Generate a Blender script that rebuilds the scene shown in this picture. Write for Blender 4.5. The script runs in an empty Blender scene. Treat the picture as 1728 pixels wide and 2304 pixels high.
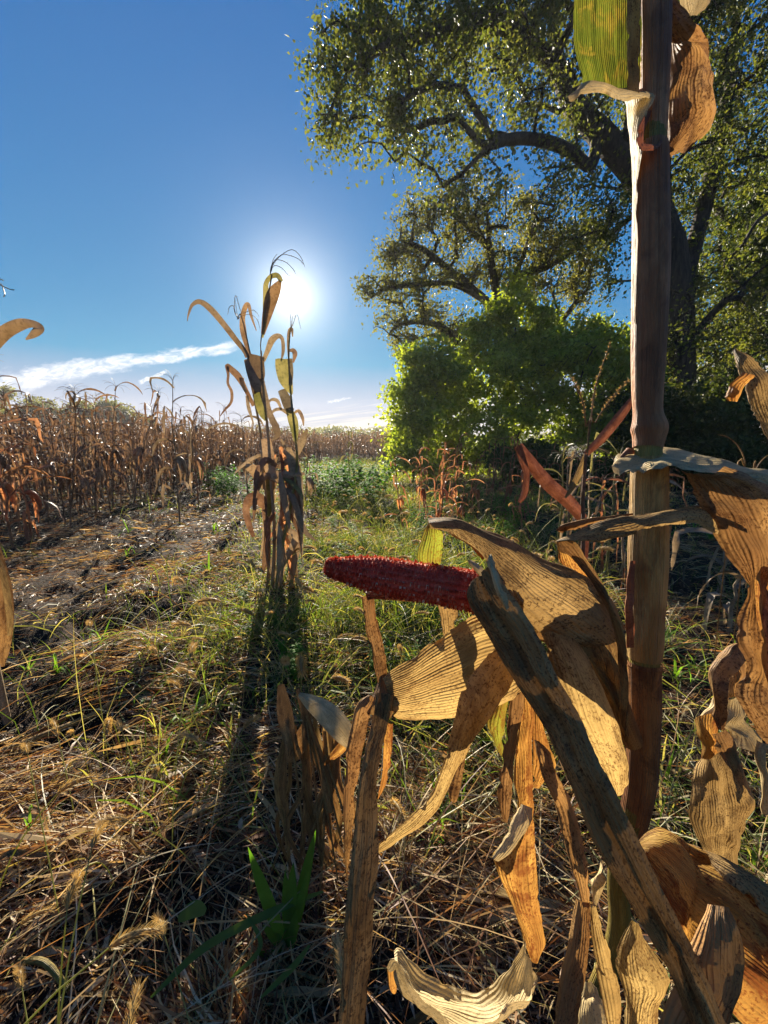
import bpy, bmesh, math, random
import numpy as np
from mathutils import Vector, Matrix, noise as mnoise

random.seed(7)
rng = np.random.default_rng(7)
R = math.radians
scene = bpy.context.scene
col = scene.collection

# ------------------------------------------------------------------ camera
W, H = 1728.0, 2304.0
F = 885.0                       # focal length in source pixels
PITCH = R(9.75)
CAM_Z = 1.1
cd = bpy.data.cameras.new('camera')
cam = bpy.data.objects.new('camera', cd)
col.objects.link(cam)
cam.location = (0, 0, CAM_Z)
cam.rotation_euler = (R(90) - PITCH, 0, 0)
cd.sensor_fit = 'HORIZONTAL'
cd.sensor_width = 36
cd.lens = 36 * F / W
cd.clip_start = 0.01
cd.clip_end = 3000
scene.camera = cam

# ------------------------------------------------------------------ light
SUN_EL, SUN_AZ = R(18.6), R(-12.3)      # azimuth from +Y, negative = to the left
SUN = Vector((math.sin(SUN_AZ) * math.cos(SUN_EL), math.cos(SUN_AZ) * math.cos(SUN_EL), math.sin(SUN_EL)))
world = bpy.data.worlds.new('World')
scene.world = world
world.use_nodes = True
SKY_STRENGTH = 0.050
ld = bpy.data.lights.new('sun', 'SUN')
ld.energy = 5.0
ld.angle = R(0.5)
ld.color = (1.0, 0.90, 0.74)
sun = bpy.data.objects.new('sun', ld)
col.objects.link(sun)
sun.rotation_euler = SUN.to_track_quat('Z', 'Y').to_euler()
scene.view_settings.view_transform = 'Standard'
scene.view_settings.look = 'None'
scene.view_settings.exposure = 1.58
scene.view_settings.gamma = 1.0
scene.view_settings.use_curve_mapping = False
scene.cycles.max_bounces = 6
scene.cycles.diffuse_bounces = 3
scene.cycles.glossy_bounces = 2
scene.cycles.transmission_bounces = 3
scene.cycles.volume_bounces = 0
scene.cycles.sample_clamp_indirect = 3.0
scene.cycles.caustics_reflective = False
scene.cycles.caustics_refractive = False


def gno(x, y):
    """photo pixel -> sky coordinates (east/north, up/north), fixed in the world"""
    cx, cy = (x - 864) / F, (1152 - y) / F
    Y = math.cos(PITCH) + cy * math.sin(PITCH)
    Z = -math.sin(PITCH) + cy * math.cos(PITCH)
    return cx / Y, Z / Y


class NT:
    """tiny node-tree helper"""
    def __init__(s, tree):
        s.t = tree
        s.n = tree.nodes
        s.l = tree.links

    def new(s, typ, ins=None, **kw):
        nd = s.n.new(typ)
        for k, v in kw.items():
            setattr(nd, k, v)
        if ins:
            for k, v in ins.items():
                s.set(nd.inputs[k], v)
        return nd

    def set(s, sock, v):
        if isinstance(v, bpy.types.NodeSocket):
            s.l.new(v, sock)
        else:
            sock.default_value = v

    def math(s, op, a, b=0.0, c=0.0, clamp=False):
        nd = s.n.new('ShaderNodeMath')
        nd.operation = op
        nd.use_clamp = clamp
        s.set(nd.inputs[0], a)
        s.set(nd.inputs[1], b)
        s.set(nd.inputs[2], c)
        return nd.outputs[0]

    def mix(s, f, a, b, typ='MIX', clamp=False):
        nd = s.n.new('ShaderNodeMix')
        nd.data_type = 'RGBA'
        nd.blend_type = typ
        nd.clamp_result = clamp
        s.set(nd.inputs[0], f)
        s.set(nd.inputs[6], a)
        s.set(nd.inputs[7], b)
        return nd.outputs[2]

    def noise(s, vec, scale, detail=3, rough=0.55, dist=0.0):
        nd = s.n.new('ShaderNodeTexNoise')
        s.set(nd.inputs['Vector'], vec)
        nd.inputs['Scale'].default_value = scale
        nd.inputs['Detail'].default_value = detail
        nd.inputs['Roughness'].default_value = rough
        nd.inputs['Distortion'].default_value = dist
        return nd.outputs['Fac']

    def ramp(s, f, a, b):
        nd = s.n.new('ShaderNodeMapRange')
        nd.interpolation_type = 'SMOOTHSTEP'
        s.set(nd.inputs[0], f)
        nd.inputs[1].default_value = a
        nd.inputs[2].default_value = b
        return nd.outputs[0]

    def scale(s, vec, sc):
        nd = s.n.new('ShaderNodeMapping')
        s.set(nd.inputs['Vector'], vec)
        nd.inputs['Scale'].default_value = sc
        return nd.outputs[0]


def C4(c):
    return (c[0], c[1], c[2], 1.0)


# ------------------------------------------------------------------ sky
w = NT(world.node_tree)
world.node_tree.nodes.clear()
sky = w.new('ShaderNodeTexSky', sky_type='NISHITA')
sky.sun_disc = False
sky.sun_elevation = SUN_EL
sky.sun_rotation = SUN_AZ
sky.altitude = 100
sky.air_density = 1.0
sky.dust_density = 0.0
sky.ozone_density = 2.6
tc = w.new('ShaderNodeTexCoord').outputs['Generated']
nrm = w.new('ShaderNodeVectorMath', {0: tc}, operation='NORMALIZE').outputs[0]
sep = w.new('ShaderNodeSeparateXYZ', {0: nrm})
dx, dy, dz = sep.outputs
dyc = w.math('MAXIMUM', dy, 0.02)
gu = w.math('DIVIDE', dx, dyc)
gw = w.math('DIVIDE', dz, dyc)
north = w.ramp(dy, 0.02, 0.2)
hs = w.new('ShaderNodeHueSaturation', {'Color': sky.outputs[0], 'Saturation': 1.72, 'Value': 1.0, 'Hue': 0.512}).outputs[0]
# soft shoulder: keeps the low sky near the sun from washing out the cloud bands
den = w.new('ShaderNodeVectorMath', {0: hs, 1: (0.45, 0.30, 0.40), 2: (1.0, 1.0, 1.0)}, operation='MULTIPLY_ADD').outputs[0]
num = w.new('ShaderNodeVectorMath', {0: hs, 1: (1.75, 1.26, 2.08)}, operation='MULTIPLY').outputs[0]
base = w.new('ShaderNodeVectorMath', {0: num, 1: den}, operation='DIVIDE').outputs[0]


def band(p1, p2, t1, t2, soft, nsx, nsy, thr, seed):
    """cloud streak between two points of the sky; t1,t2 thickness at its ends"""
    (u1, w1), (u2, w2) = gno(*p1), gno(*p2)
    L = math.hypot(u2 - u1, w2 - w1)
    ux, uy = (u2 - u1) / L, (w2 - w1) / L
    a = w.math('ADD', w.math('MULTIPLY', gu, ux), w.math('MULTIPLY', gw, uy))
    a = w.math('DIVIDE', w.math('SUBTRACT', a, u1 * ux + w1 * uy), L)
    b = w.math('SUBTRACT', w.math('MULTIPLY', gw, ux), w.math('MULTIPLY', gu, uy))
    b = w.math('SUBTRACT', b, w1 * ux - u1 * uy)
    cv = w.new('ShaderNodeCombineXYZ', {0: w.math('MULTIPLY', a, nsx), 1: w.math('MULTIPLY', b, nsy), 2: seed}).outputs[0]
    n = w.noise(cv, 1.0, 6, 0.6, 0.3)
    cv2 = w.new('ShaderNodeCombineXYZ', {0: w.math('MULTIPLY', a, nsx * 0.6), 1: seed, 2: 0.0}).outputs[0]
    n2 = w.noise(cv2, 1.0, 3)
    b2 = w.math('ADD', b, w.math('MULTIPLY', w.math('SUBTRACT', n2, 0.5), t1 * 0.9))
    th = w.math('ADD', t1, w.math('MULTIPLY', a, t2 - t1))
    th = w.math('MAXIMUM', th, 0.002)
    prof = w.math('SUBTRACT', 1.0, w.math('DIVIDE', w.math('ABSOLUTE', b2), th))
    ends = w.math('MULTIPLY', w.ramp(a, -0.02, 0.12), w.math('SUBTRACT', 1.0, w.ramp(a, 0.9, 1.04)))
    m = w.math('ADD', prof, w.math('MULTIPLY', w.math('SUBTRACT', n, 0.5), 2.4))
    m = w.ramp(m, thr, thr + soft)
    n3 = w.noise(cv, 2.3, 6, 0.65, 0.6)
    m = w.math('MULTIPLY', m, w.math('ADD', 0.30, w.math('MULTIPLY', w.ramp(n3, 0.30, 0.62), 0.75)), clamp=True)
    return w.math('MULTIPLY', m, ends)


CLOUD = (7.4, 7.5, 7.8, 1)
cl = band((-40, 868), (548, 775), 0.031, 0.012, 0.8, 9, 34, -0.15, 1.0)
cl2 = band((312, 862), (375, 835), 0.008, 0.005, 0.5, 4, 60, 0.1, 4.0)
cl3 = band((735, 905), (790, 895), 0.006, 0.004, 0.5, 4, 60, 0.2, 6.0)
m = w.math('MAXIMUM', cl, cl2)
m = w.math('MAXIMUM', m, w.math('MULTIPLY', cl3, 0.6))
# low streaky bank along the horizon
ang = gno(330, 975), gno(1000, 885)
sl = (ang[1][1] - ang[0][1]) / (ang[1][0] - ang[0][0])
rel = w.math('SUBTRACT', gw, w.math('ADD', ang[0][1], w.math('MULTIPLY', w.math('SUBTRACT', gu, ang[0][0]), sl)))
cv = w.new('ShaderNodeCombineXYZ', {0: w.math('MULTIPLY', gu, 2.2), 1: w.math('MULTIPLY', rel, 55.0), 2: 3.0}).outputs[0]
nb = w.noise(cv, 1.0, 5, 0.55, 0.4)
low = w.math('SUBTRACT', 1.0, w.ramp(rel, -0.07, 0.0))
bank = w.ramp(w.math('ADD', nb, w.math('MULTIPLY', low, 0.22)), 0.47, 0.62)
bank = w.math('MULTIPLY', bank, w.math('SUBTRACT', 1.0, w.ramp(rel, 0.0, 0.012)))
bank = w.math('MULTIPLY', bank, north)
base = w.mix(w.math('MULTIPLY', w.math('MULTIPLY', m, north), 0.80), base, CLOUD)
base = w.mix(w.math('MULTIPLY', bank, 0.85), base, (5.7, 5.3, 4.7, 1))
# the sun itself and the bright air round it
dot = w.new('ShaderNodeVectorMath', {0: nrm, 1: SUN}, operation='DOT_PRODUCT').outputs['Value']
angd = w.math('ARCCOSINE', w.math('MINIMUM', dot, 0.999999))
disc = w.math('SUBTRACT', 1.0, w.ramp(angd, R(0.5), R(2.3)))
aur = w.math('POWER', 2.718, w.math('MULTIPLY', angd, -1.0 / R(2.9)))
aur2 = w.math('POWER', 2.718, w.math('MULTIPLY', angd, -1.0 / R(7.5)))
g = w.math('ADD', w.math('MULTIPLY', disc, 14.0), w.math('ADD', w.math('MULTIPLY', aur, 12.0), w.math('MULTIPLY', aur2, 0.9)))
gl = w.mix(1.0, (1.0, 0.93, 0.80, 1), w.new('ShaderNodeCombineColor', {0: g, 1: g, 2: g}).outputs[0], 'MULTIPLY')
base = w.mix(1.0, base, gl, 'ADD')
bg = w.new('ShaderNodeBackground', {'Color': base, 'Strength': SKY_STRENGTH})
w.new('ShaderNodeOutputWorld', {'Surface': bg.outputs[0]})


# ------------------------------------------------------------------ helpers
def tag(o, label=None, cat=None, group=None, kind=None):
    if label: o['label'] = label
    if cat: o['category'] = cat
    if group: o['group'] = group
    if kind: o['kind'] = kind
    return o


def empty(name, loc, rz=0.0, sc=1.0):
    o = bpy.data.objects.new(name, None)
    o.location = loc
    o.rotation_euler = (0, 0, rz)
    o.scale = (sc, sc, sc)
    o.empty_display_size = 0.1
    col.objects.link(o)
    return o


def mesh_np(name, V, Q, mat, cols=None, uv=None, smooth=True):
    """V (n,3), Q (m,k) equal-sided faces, cols per vertex (n,3), uv per vertex (n,2)"""
    V = np.asarray(V, dtype=np.float32)
    Q = np.asarray(Q, dtype=np.int32)
    me = bpy.data.meshes.new(name)
    k = Q.shape[1]
    me.vertices.add(len(V))
    me.vertices.foreach_set('co', V.ravel())
    me.loops.add(Q.size)
    me.loops.foreach_set('vertex_index', Q.ravel())
    me.polygons.add(len(Q))
    me.polygons.foreach_set('loop_start', np.arange(0, Q.size, k, dtype=np.int32))
    me.polygons.foreach_set('use_smooth', np.full(len(Q), smooth, dtype=bool))
    if uv is not None:
        l = me.uv_layers.new(name='uv')
        l.data.foreach_set('uv', np.asarray(uv, dtype=np.float32)[Q.ravel()].ravel())
    if cols is not None:
        a = me.attributes.new('tint', 'FLOAT_COLOR', 'POINT')
        c = np.ones((len(V), 4), dtype=np.float32)
        c[:, :3] = cols
        a.data.foreach_set('color', c.ravel())
    me.update()
    me.validate()
    if mat is not None:
        me.materials.append(mat)
    return me


def obj(name, me, parent=None, keep=False):
    o = bpy.data.objects.new(name, me)
    col.objects.link(o)
    if parent is not None:
        o.parent = parent
    return o


class Acc:
    """collects quads (tris as degenerate quads are avoided) with uv and tint"""
    def __init__(s):
        s.V, s.Q, s.U, s.C, s.n = [], [], [], [], 0

    def add(s, V, Q, U=None, Cc=None):
        V = np.asarray(V, dtype=np.float32).reshape(-1, 3)
        Q = np.asarray(Q, dtype=np.int32).reshape(-1, 4)
        s.V.append(V)
        s.Q.append(Q + s.n)
        s.U.append(np.zeros((len(V), 2), np.float32) if U is None else np.asarray(U, np.float32).reshape(-1, 2))
        c = np.ones((len(V), 3), np.float32)
        if Cc is not None:
            c[:] = Cc
        s.C.append(c)
        s.n += len(V)

    def mesh(s, name, mat, origin=None):
        V = np.concatenate(s.V)
        if origin is not None:
            V = V - np.asarray(origin, np.float32)
        return mesh_np(name, V, np.concatenate(s.Q), mat, np.concatenate(s.C), np.concatenate(s.U))


def grid_quads(nv, nu, wrap=False):
    """nv rows of nu points"""
    i = np.arange(nv - 1)[:, None]
    if wrap:
        j = np.arange(nu)[None, :]
        j2 = (j + 1) % nu
    else:
        j = np.arange(nu - 1)[None, :]
        j2 = j + 1
    return np.stack([i * nu + j, i * nu + j2, (i + 1) * nu + j2, (i + 1) * nu + j], -1).reshape(-1, 4)


def crom(P, n):
    """Catmull-Rom through rows of P, n samples per span"""
    P = np.asarray(P, float)
    if len(P) == 2:
        t = np.linspace(0, 1, n + 1)[:, None]
        return P[0] * (1 - t) + P[1] * t
    E = np.vstack([2 * P[0] - P[1], P, 2 * P[-1] - P[-2]])
    out = []
    t = np.linspace(0, 1, n, endpoint=False)[:, None]
    for i in range(len(P) - 1):
        p0, p1, p2, p3 = E[i:i + 4]
        out.append(0.5 * ((2 * p1) + (-p0 + p2) * t + (2 * p0 - 5 * p1 + 4 * p2 - p3) * t ** 2 + (-p0 + 3 * p1 - 3 * p2 + p3) * t ** 3))
    out.append(P[-1][None])
    return np.concatenate(out)


def tube(acc, P, rad, nseg=8, spans=1, tint=(1, 1, 1), ell=None, rib=0.0):
    """tapered tube through points P"""
    P = np.asarray(P, float)
    rad = np.asarray(rad, float)
    D = crom(np.hstack([P, rad[:, None]]), spans) if spans > 1 else np.hstack([P, rad[:, None]])
    P, rad = D[:, :3], np.abs(D[:, 3])
    T = np.gradient(P, axis=0)
    T /= np.linalg.norm(T, axis=1)[:, None] + 1e-9
    up = np.array([0.0, 0.31, 0.95]) if abs(T[:, 2]).mean() < 0.8 else np.array([0.0, 1.0, 0.05])
    A = np.cross(T, up)
    A /= np.linalg.norm(A, axis=1)[:, None] + 1e-9
    B = np.cross(A, T)
    th = np.linspace(0, 2 * np.pi, nseg, endpoint=False)
    rr = rad[:, None] * (1 + rib * np.cos(th * (nseg // 2)))[None]
    V = P[:, None] + rr[..., None] * (A[:, None] * np.cos(th)[None, :, None] + B[:, None] * np.sin(th)[None, :, None])
    L = np.concatenate([[0], np.cumsum(np.linalg.norm(np.diff(P, axis=0), axis=1))])
    U = np.stack(np.broadcast_arrays((th / (2 * np.pi))[None] * (2 * np.pi * rad.mean()), L[:, None]), -1)
    acc.add(V, grid_quads(len(P), nseg, True), U, tint)


CR, SR = math.cos(PITCH), math.sin(PITCH)


def at(x, y, d):
    """photo pixel + depth along the view axis -> world point"""
    a = (x - 864) / F * d
    b = (1152 - y) / F * d
    return Vector((a, d * CR + b * SR, CAM_Z - d * SR + b * CR))


def at_np(x, y, d):
    a = (x - 864) / F * d
    b = (1152 - y) / F * d
    return np.stack([a, d * CR + b * SR, CAM_Z - d * SR + b * CR], -1)


def atY(x, y, Y):
    cy = (1152 - y) / F
    return at(x, y, Y / (CR + cy * SR))


def gnd(x, y, z=0.0):
    cx, cy = (x - 864) / F, (1152 - y) / F
    dz = -SR + cy * CR
    t = (z - CAM_Z) / dz
    return Vector((cx * t, (CR + cy * SR) * t, z))


def pix(p_):
    """world point -> photo pixel"""
    v = Vector(p_) - Vector((0, 0, CAM_Z))
    d = v.y * CR - v.z * SR
    u = v.y * SR + v.z * CR
    return 864 + F * v.x / d, 1152 - F * u / d


def where(p_):
    """words for a spot on the ground, by things one can find"""
    x, y = pix(p_)
    row = ['far back', 'in the middle distance', 'in the nearer litter', 'close in front', 'at the bottom'][sum(y > k for k in (1190, 1330, 1560, 1900))]
    co = ['by the left edge', 'on the left path', 'left of the central corn', 'right of the central corn', 'under the cob', 'left of the big stalk', 'right of the big stalk', 'by the right edge'][sum(x > k for k in (130, 330, 600, 800, 1080, 1440, 1600))]
    return row + ' ' + co


# ------------------------------------------------------------------ materials
def new_mat(name):
    m = bpy.data.materials.new(name)
    m.use_nodes = True
    m.node_tree.nodes.clear()
    return m, NT(m.node_tree)


def leaf_shader(t, colr, trans, rough, transcol=None, bump=None, sheen=0.0, spec=0.35):
    p = t.new('ShaderNodeBsdfPrincipled', {'Base Color': colr, 'Roughness': rough, 'Specular IOR Level': spec,
                                           'Sheen Weight': sheen, 'Sheen Roughness': 0.4})
    tr = t.new('ShaderNodeBsdfTranslucent', {'Color': transcol if transcol is not None else colr})
    if bump is not None:
        t.set(p.inputs['Normal'], bump)
        t.set(tr.inputs['Normal'], bump)
    mx = t.new('ShaderNodeMixShader', {0: trans, 1: p.outputs[0], 2: tr.outputs[0]})
    t.new('ShaderNodeOutputMaterial', {'Surface': mx.outputs[0]})


def mat_husk(name, A, B, spot=(0.10, 0.045, 0.02), trans=0.35, spots=0.5, warm=(1.05, 0.92, 0.6), green=None, dark=0.5, rough=0.6,
             sheen=0.0, streak=1.0):
    """dry corn blade: long streaks, parallel veins, mould specks, brown blotches"""
    A, B, spot = [(v[0], v[1] * .93, v[2] * .68) for v in (A, B, spot)]
    m, t = new_mat(name)
    uv = t.new('ShaderNodeUVMap', uv_map='uv').outputs[0]
    rnd = t.new('ShaderNodeObjectInfo').outputs['Random']
    off = t.new('ShaderNodeCombineXYZ', {0: 0.0, 1: 0.0, 2: t.math('MULTIPLY', rnd, 37.0)}).outputs[0]
    uvr = t.new('ShaderNodeVectorMath', {0: uv, 1: off}, operation='ADD').outputs[0]
    s1 = t.noise(t.scale(uvr, (300, 9, 1)), 1.0, 4, 0.6)        # fibre streaks
    s2 = t.noise(t.scale(uvr, (45, 9, 1)), 1.0, 5, 0.65)
    bl = t.noise(t.scale(uvr, (60, 34, 1)), 1.0, 5, 0.65, 0.5)    # blotches
    big = t.noise(t.scale(uvr, (26, 11, 1)), 1.0, 4, 0.6, 0.6)
    sp = t.noise(t.scale(uvr, (900, 480, 1)), 1.0, 3, 0.7)    # specks
    c = t.mix(t.ramp(s2, 0.36, 0.62), C4([v * .82 for v in A]), C4(B))
    if green is not None:
        gm = t.ramp(t.noise(t.scale(uvr, (30, 9, 1)), 1.0, 3), 0.40, 0.58)
        c = t.mix(gm, c, C4(green))
    c = t.mix(t.math('MULTIPLY', t.ramp(s1, 0.46, 0.66), 0.34 * streak, clamp=True), c, C4([v * 0.42 for v in A]))
    c = t.mix(t.math('MULTIPLY', t.ramp(big, 0.42, 0.64), 0.62), c, C4([a_ * .42 + s_ * .4 for a_, s_ in zip(A, spot)]))
    c = t.mix(t.math('MULTIPLY', t.ramp(bl, 0.52, 0.64), dark), c, C4(spot))
    spk = t.math('MULTIPLY', t.ramp(sp, 0.55 - 0.04 * spots, 0.60), t.ramp(bl, 0.36, 0.54))
    c = t.mix(t.math('MULTIPLY', spk, min(1.0, spots * 1.2)), c, C4(spot))
    ve = t.math('SINE', t.math('MULTIPLY', t.new('ShaderNodeSeparateXYZ', {0: uv}).outputs[0], 3300.0))
    c = t.mix(t.math('MULTIPLY', t.math('ADD', t.math('MULTIPLY', ve, 0.5), 0.5), 0.14), c, C4([v * 0.5 for v in B]))
    hgt = t.math('ADD', t.math('MULTIPLY', ve, 0.12), t.math('ADD', t.math('MULTIPLY', s1, 1.5), t.math('MULTIPLY', bl, 1.5)))
    bump = t.new('ShaderNodeBump', {'Height': hgt, 'Strength': 0.9, 'Distance': 0.0024}).outputs[0]
    tcx = t.mix(1.0, c, C4(warm), 'MULTIPLY')
    tcx = t.new('ShaderNodeHueSaturation', {'Color': tcx, 'Saturation': 0.95, 'Value': 1.15}).outputs[0]
    leaf_shader(t, c, trans, rough, tcx, bump, sheen, 0.2)
    return m


def mat_tint(name, c1, c2, trans=0.35, rough=0.5, transcol=None, spec=0.35, nscale=6.0, sheen=0.0):
    """foliage: vertex tint chooses between two leaf colours"""
    m, t = new_mat(name)
    a = t.new('ShaderNodeAttribute', attribute_name='tint')
    sx = t.new('ShaderNodeSeparateColor', {0: a.outputs['Color']})
    geo = t.new('ShaderNodeNewGeometry').outputs['Position']
    n = t.noise(geo, nscale, 2)
    f = t.math('ADD', t.math('MULTIPLY', sx.outputs[0], 0.75), t.math('MULTIPLY', n, 0.25), clamp=True)
    c = t.mix(f, C4(c1), C4(c2))
    c = t.new('ShaderNodeHueSaturation', {'Color': c, 'Value': t.math('ADD', 0.6, t.math('MULTIPLY', sx.outputs[1], 0.8))}).outputs[0]
    tcx = t.mix(1.0, c, C4(transcol or (1.3, 1.25, 0.5)), 'MULTIPLY')
    leaf_shader(t, c, trans, rough, tcx, None, sheen, spec)
    return m


def mat_direct(name, trans=0.3, rough=0.6, spec=0.3, tmul=(1.3, 1.1, 0.6), sheen=0.0):
    """base colour straight from the vertex tint (each straw or blade has its own)"""
    m, t = new_mat(name)
    a = t.new('ShaderNodeAttribute', attribute_name='tint').outputs['Color']
    geo = t.new('ShaderNodeNewGeometry').outputs['Position']
    n = t.noise(geo, 45.0, 2)
    c = t.mix(t.math('MULTIPLY', n, 0.5), a, t.mix(1.0, a, (0.35, 0.28, 0.2, 1), 'MULTIPLY'))
    tcx = t.mix(1.0, c, C4(tmul), 'MULTIPLY')
    leaf_shader(t, c, trans, rough, tcx, None, sheen, spec)
    return m


def mat_bark(name, A, B, sc=3.0):
    m, t = new_mat(name)
    uv = t.new('ShaderNodeNewGeometry').outputs['Position']
    n = t.noise(t.scale(uv, (sc * 6, sc * 6, sc)), 1.0, 5, 0.65)
    c = t.mix(t.ramp(n, 0.35, 0.65), C4(A), C4(B))
    bump = t.new('ShaderNodeBump', {'Height': n, 'Strength': 0.9, 'Distance': 0.05}).outputs[0]
    p = t.new('ShaderNodeBsdfPrincipled', {'Base Color': c, 'Roughness': 0.9, 'Specular IOR Level': 0.2, 'Normal': bump})
    t.new('ShaderNodeOutputMaterial', {'Surface': p.outputs[0]})
    return m


M = {}
M['tan'] = mat_husk('dry_husk_tan', (0.46, 0.32, 0.155), (0.60, 0.46, 0.25), trans=0.46, spots=0.7, dark=0.5)
M['pale'] = mat_husk('bleached_husk', (0.66, 0.53, 0.34), (0.76, 0.64, 0.46), spot=(0.16, 0.13, 0.09), trans=0.22, spots=0.5, dark=0.25, warm=(1, .85, .6))
M['grey'] = mat_husk('weathered_grey_blade', (0.36, 0.195, 0.085), (0.48, 0.285, 0.14), spot=(0.085, 0.04, 0.02), trans=0.06, spots=0.9, dark=0.6)
M['brown'] = mat_husk('dry_brown_blade', (0.32, 0.18, 0.09), (0.46, 0.30, 0.155), spot=(0.06, 0.025, 0.012), trans=0.32, spots=0.8, dark=0.65, warm=(1.15, 0.92, 0.52))
M['orange'] = mat_husk('dry_orange_blade', (0.36, 0.19, 0.055), (0.54, 0.37, 0.13), spot=(0.15, 0.05, 0.015), trans=0.44, spots=1.0, dark=0.9, warm=(1.3, 0.98, 0.42))
M['husk'] = mat_husk('dry_husk_greybrown', (0.38, 0.255, 0.13), (0.52, 0.37, 0.20), spot=(0.08, 0.045, 0.025), trans=0.32, spots=0.9, dark=0.55)
M['dkhusk'] = mat_husk('dry_husk_dark', (0.32, 0.16, 0.065), (0.50, 0.32, 0.14), spot=(0.05, 0.02, 0.012), trans=0.25, spots=0.5, dark=0.7, streak=1.2)
M['yelgreen'] = mat_husk('blade_half_green', (0.38, 0.24, 0.08), (0.36, 0.30, 0.08), spot=(0.20, 0.07, 0.02), trans=0.45, spots=0.7, dark=0.6, warm=(1.0, .95, 0.3), green=(0.30, 0.36, 0.06))
M['green'] = mat_husk('green_blade', (0.11, 0.16, 0.03), (0.20, 0.24, 0.05), spot=(0.34, 0.25, 0.05), trans=0.45, spots=0.25, dark=0.8, warm=(1.05, 1.05, 0.3))
M['sheath'] = mat_husk('sheath_brown', (0.44, 0.19, 0.10), (0.64, 0.32, 0.19), spot=(0.05, 0.02, 0.014), trans=0.03, spots=0.1, dark=0.3, sheen=0.0, streak=1.8)
M['sheath_tan'] = mat_husk('sheath_tan', (0.42, 0.26, 0.10), (0.58, 0.40, 0.18), spot=(0.10, 0.04, 0.02), trans=0.05, spots=0.2, dark=0.45, sheen=0.1)
M['sheath_dark'] = mat_husk('sheath_dark', (0.20, 0.08, 0.035), (0.34, 0.16, 0.06), spot=(0.05, 0.02, 0.01), trans=0.03, spots=0.5, dark=0.6, sheen=0.05)
M['red'] = mat_husk('reddish_dry_blade', (0.24, 0.105, 0.065), (0.38, 0.19, 0.115), spot=(0.09, 0.03, 0.02), trans=0.18, spots=0.5, dark=0.6, warm=(1.1, .65, .45))
M['stalk_green'] = mat_husk('stalk_yellow_green', (0.22, 0.19, 0.05), (0.30, 0.24, 0.08), spot=(0.08, 0.04, 0.02), trans=0.02, spots=0.4, dark=0.4)


# ------------------------------------------------------------------ the near corn plants
FR = {'Z1': (700, 1100, 1659 / 800), 'Z2': (1228, 0, 2.212), 'Z3': (1228, 900, 2.764), 'Z4': (700, 1700, 2.765),
      'Z5': (1200, 1700, 3.142), 'ZB': (1380, 1350, 3.626), 'ZT': (1240, 0, 3.4), 'ZC': (1300, 540, 3.876),
      'ZD': (740, 1480, 2.6846), 'Z6': (400, 540, 2.572), 'S': (0, 0, 1.0), 'Z7': (0, 620, 3.252), 'ZE': (850, 850, 2.765)}


def fr(k, x, y):
    o = FR[k]
    return o[0] + x / o[2], o[1] + y / o[2]


def sheet(name, mat, rows, parent, nu=13, sub=7, bulge=0.004, fold=0.0, wr=0.0012, corr=0.0004, ncor=5, seed=None, ragged=0.0007, label=None, groove=None):
    """A blade between two edge lines. rows: (frame, xa, ya, xb, yb, depth_a, depth_b). bulge lifts the middle towards
    the viewer, fold makes a V along the midrib, wr/corr are wrinkles across and corrugations along the blade (metres)."""
    seed = random.random() * 100 if seed is None else seed
    K = []
    f0 = None
    for r in rows:
        if isinstance(r[0], str):
            f0, r = r[0], r[1:]
        xa, ya = fr(f0, r[0], r[1])
        xb, yb = fr(f0, r[2], r[3])
        K.append(list(at(xa, ya, r[4])) + list(at(xb, yb, r[5])))
    D = crom(K, sub)
    A, B = D[:, :3], D[:, 3:]
    nv = len(D)
    s = .5 - .5 * np.cos(np.pi * np.linspace(0, 1, nu)) if nu > 7 else np.linspace(0, 1, nu)
    P = A[:, None] * (1 - s)[None, :, None] + B[:, None] * s[None, :, None]
    camp = np.array([0, 0, CAM_Z])
    width = np.linalg.norm(B - A, axis=1)
    L = np.concatenate([[0], np.cumsum(np.linalg.norm(np.diff((A + B) / 2, axis=0), axis=1))])
    wmax = max(width.max(), 1e-4)
    # normal towards the viewer
    T = np.gradient((A + B) / 2, axis=0)
    N = np.cross(T, B - A)
    N /= np.linalg.norm(N, axis=1)[:, None] + 1e-9
    vdir = camp - (A + B) / 2
    N *= np.sign((N * vdir).sum(1))[:, None] + 1e-9
    k = (width / wmax)[:, None]
    off = bulge * 4 * (s * (1 - s))[None] * k - fold * (1 - np.abs(2 * s - 1))[None] * k
    if groove:
        off = off - groove[2] * np.exp(-((s - groove[0]) / groove[1]) ** 2)[None] * k
    off = off - min(.0022, wmax * .09) * (np.abs(2 * s - 1) ** 9)[None] * k
    off = off + corr * np.sin(s * 2 * np.pi * ncor + seed)[None] * k
    nz = np.zeros((nv, nu))
    for i in range(nv):
        for j in range(nu):
            u_ = s[j] * width[i]
            nz[i, j] = mnoise.noise(Vector((u_ * 55 + seed, L[i] * 28, seed))) + 0.6 * mnoise.noise(Vector((u_ * 130, L[i] * 60 + seed, 3.1)))
    off = off + wr * 2.6 * nz
    P = P + N[:, None] * off[..., None]
    if ragged:
        e = (B - A) / (width[:, None] + 1e-6)
        for i in range(nv):
            for side, j0 in ((1, 0), (-1, -1)):
                nn_ = mnoise.noise(Vector((L[i] * 300, seed, 5 + side)))
                nt_ = max(0.0, mnoise.noise(Vector((L[i] * 95, seed, 15 + side))) - .22)      # torn notches
                mv = e[i] * (ragged * nn_ + side * min(nt_ * .012, width[i] * .22))
                P[i, j0] += mv
                P[i, j0 + side] += mv * .6
    U = np.stack(np.broadcast_arrays((s - 0.5)[None] * width.mean() + seed * 0.013, L[:, None]), -1)
    me = mesh_np(name, P.reshape(-1, 3) - np.array(parent.location if parent.parent is None else parent.parent.location), grid_quads(nv, nu), mat, None, U.reshape(-1, 2))
    o = obj(name, me, parent)
    if label: o['label'] = label
    return o


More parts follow.
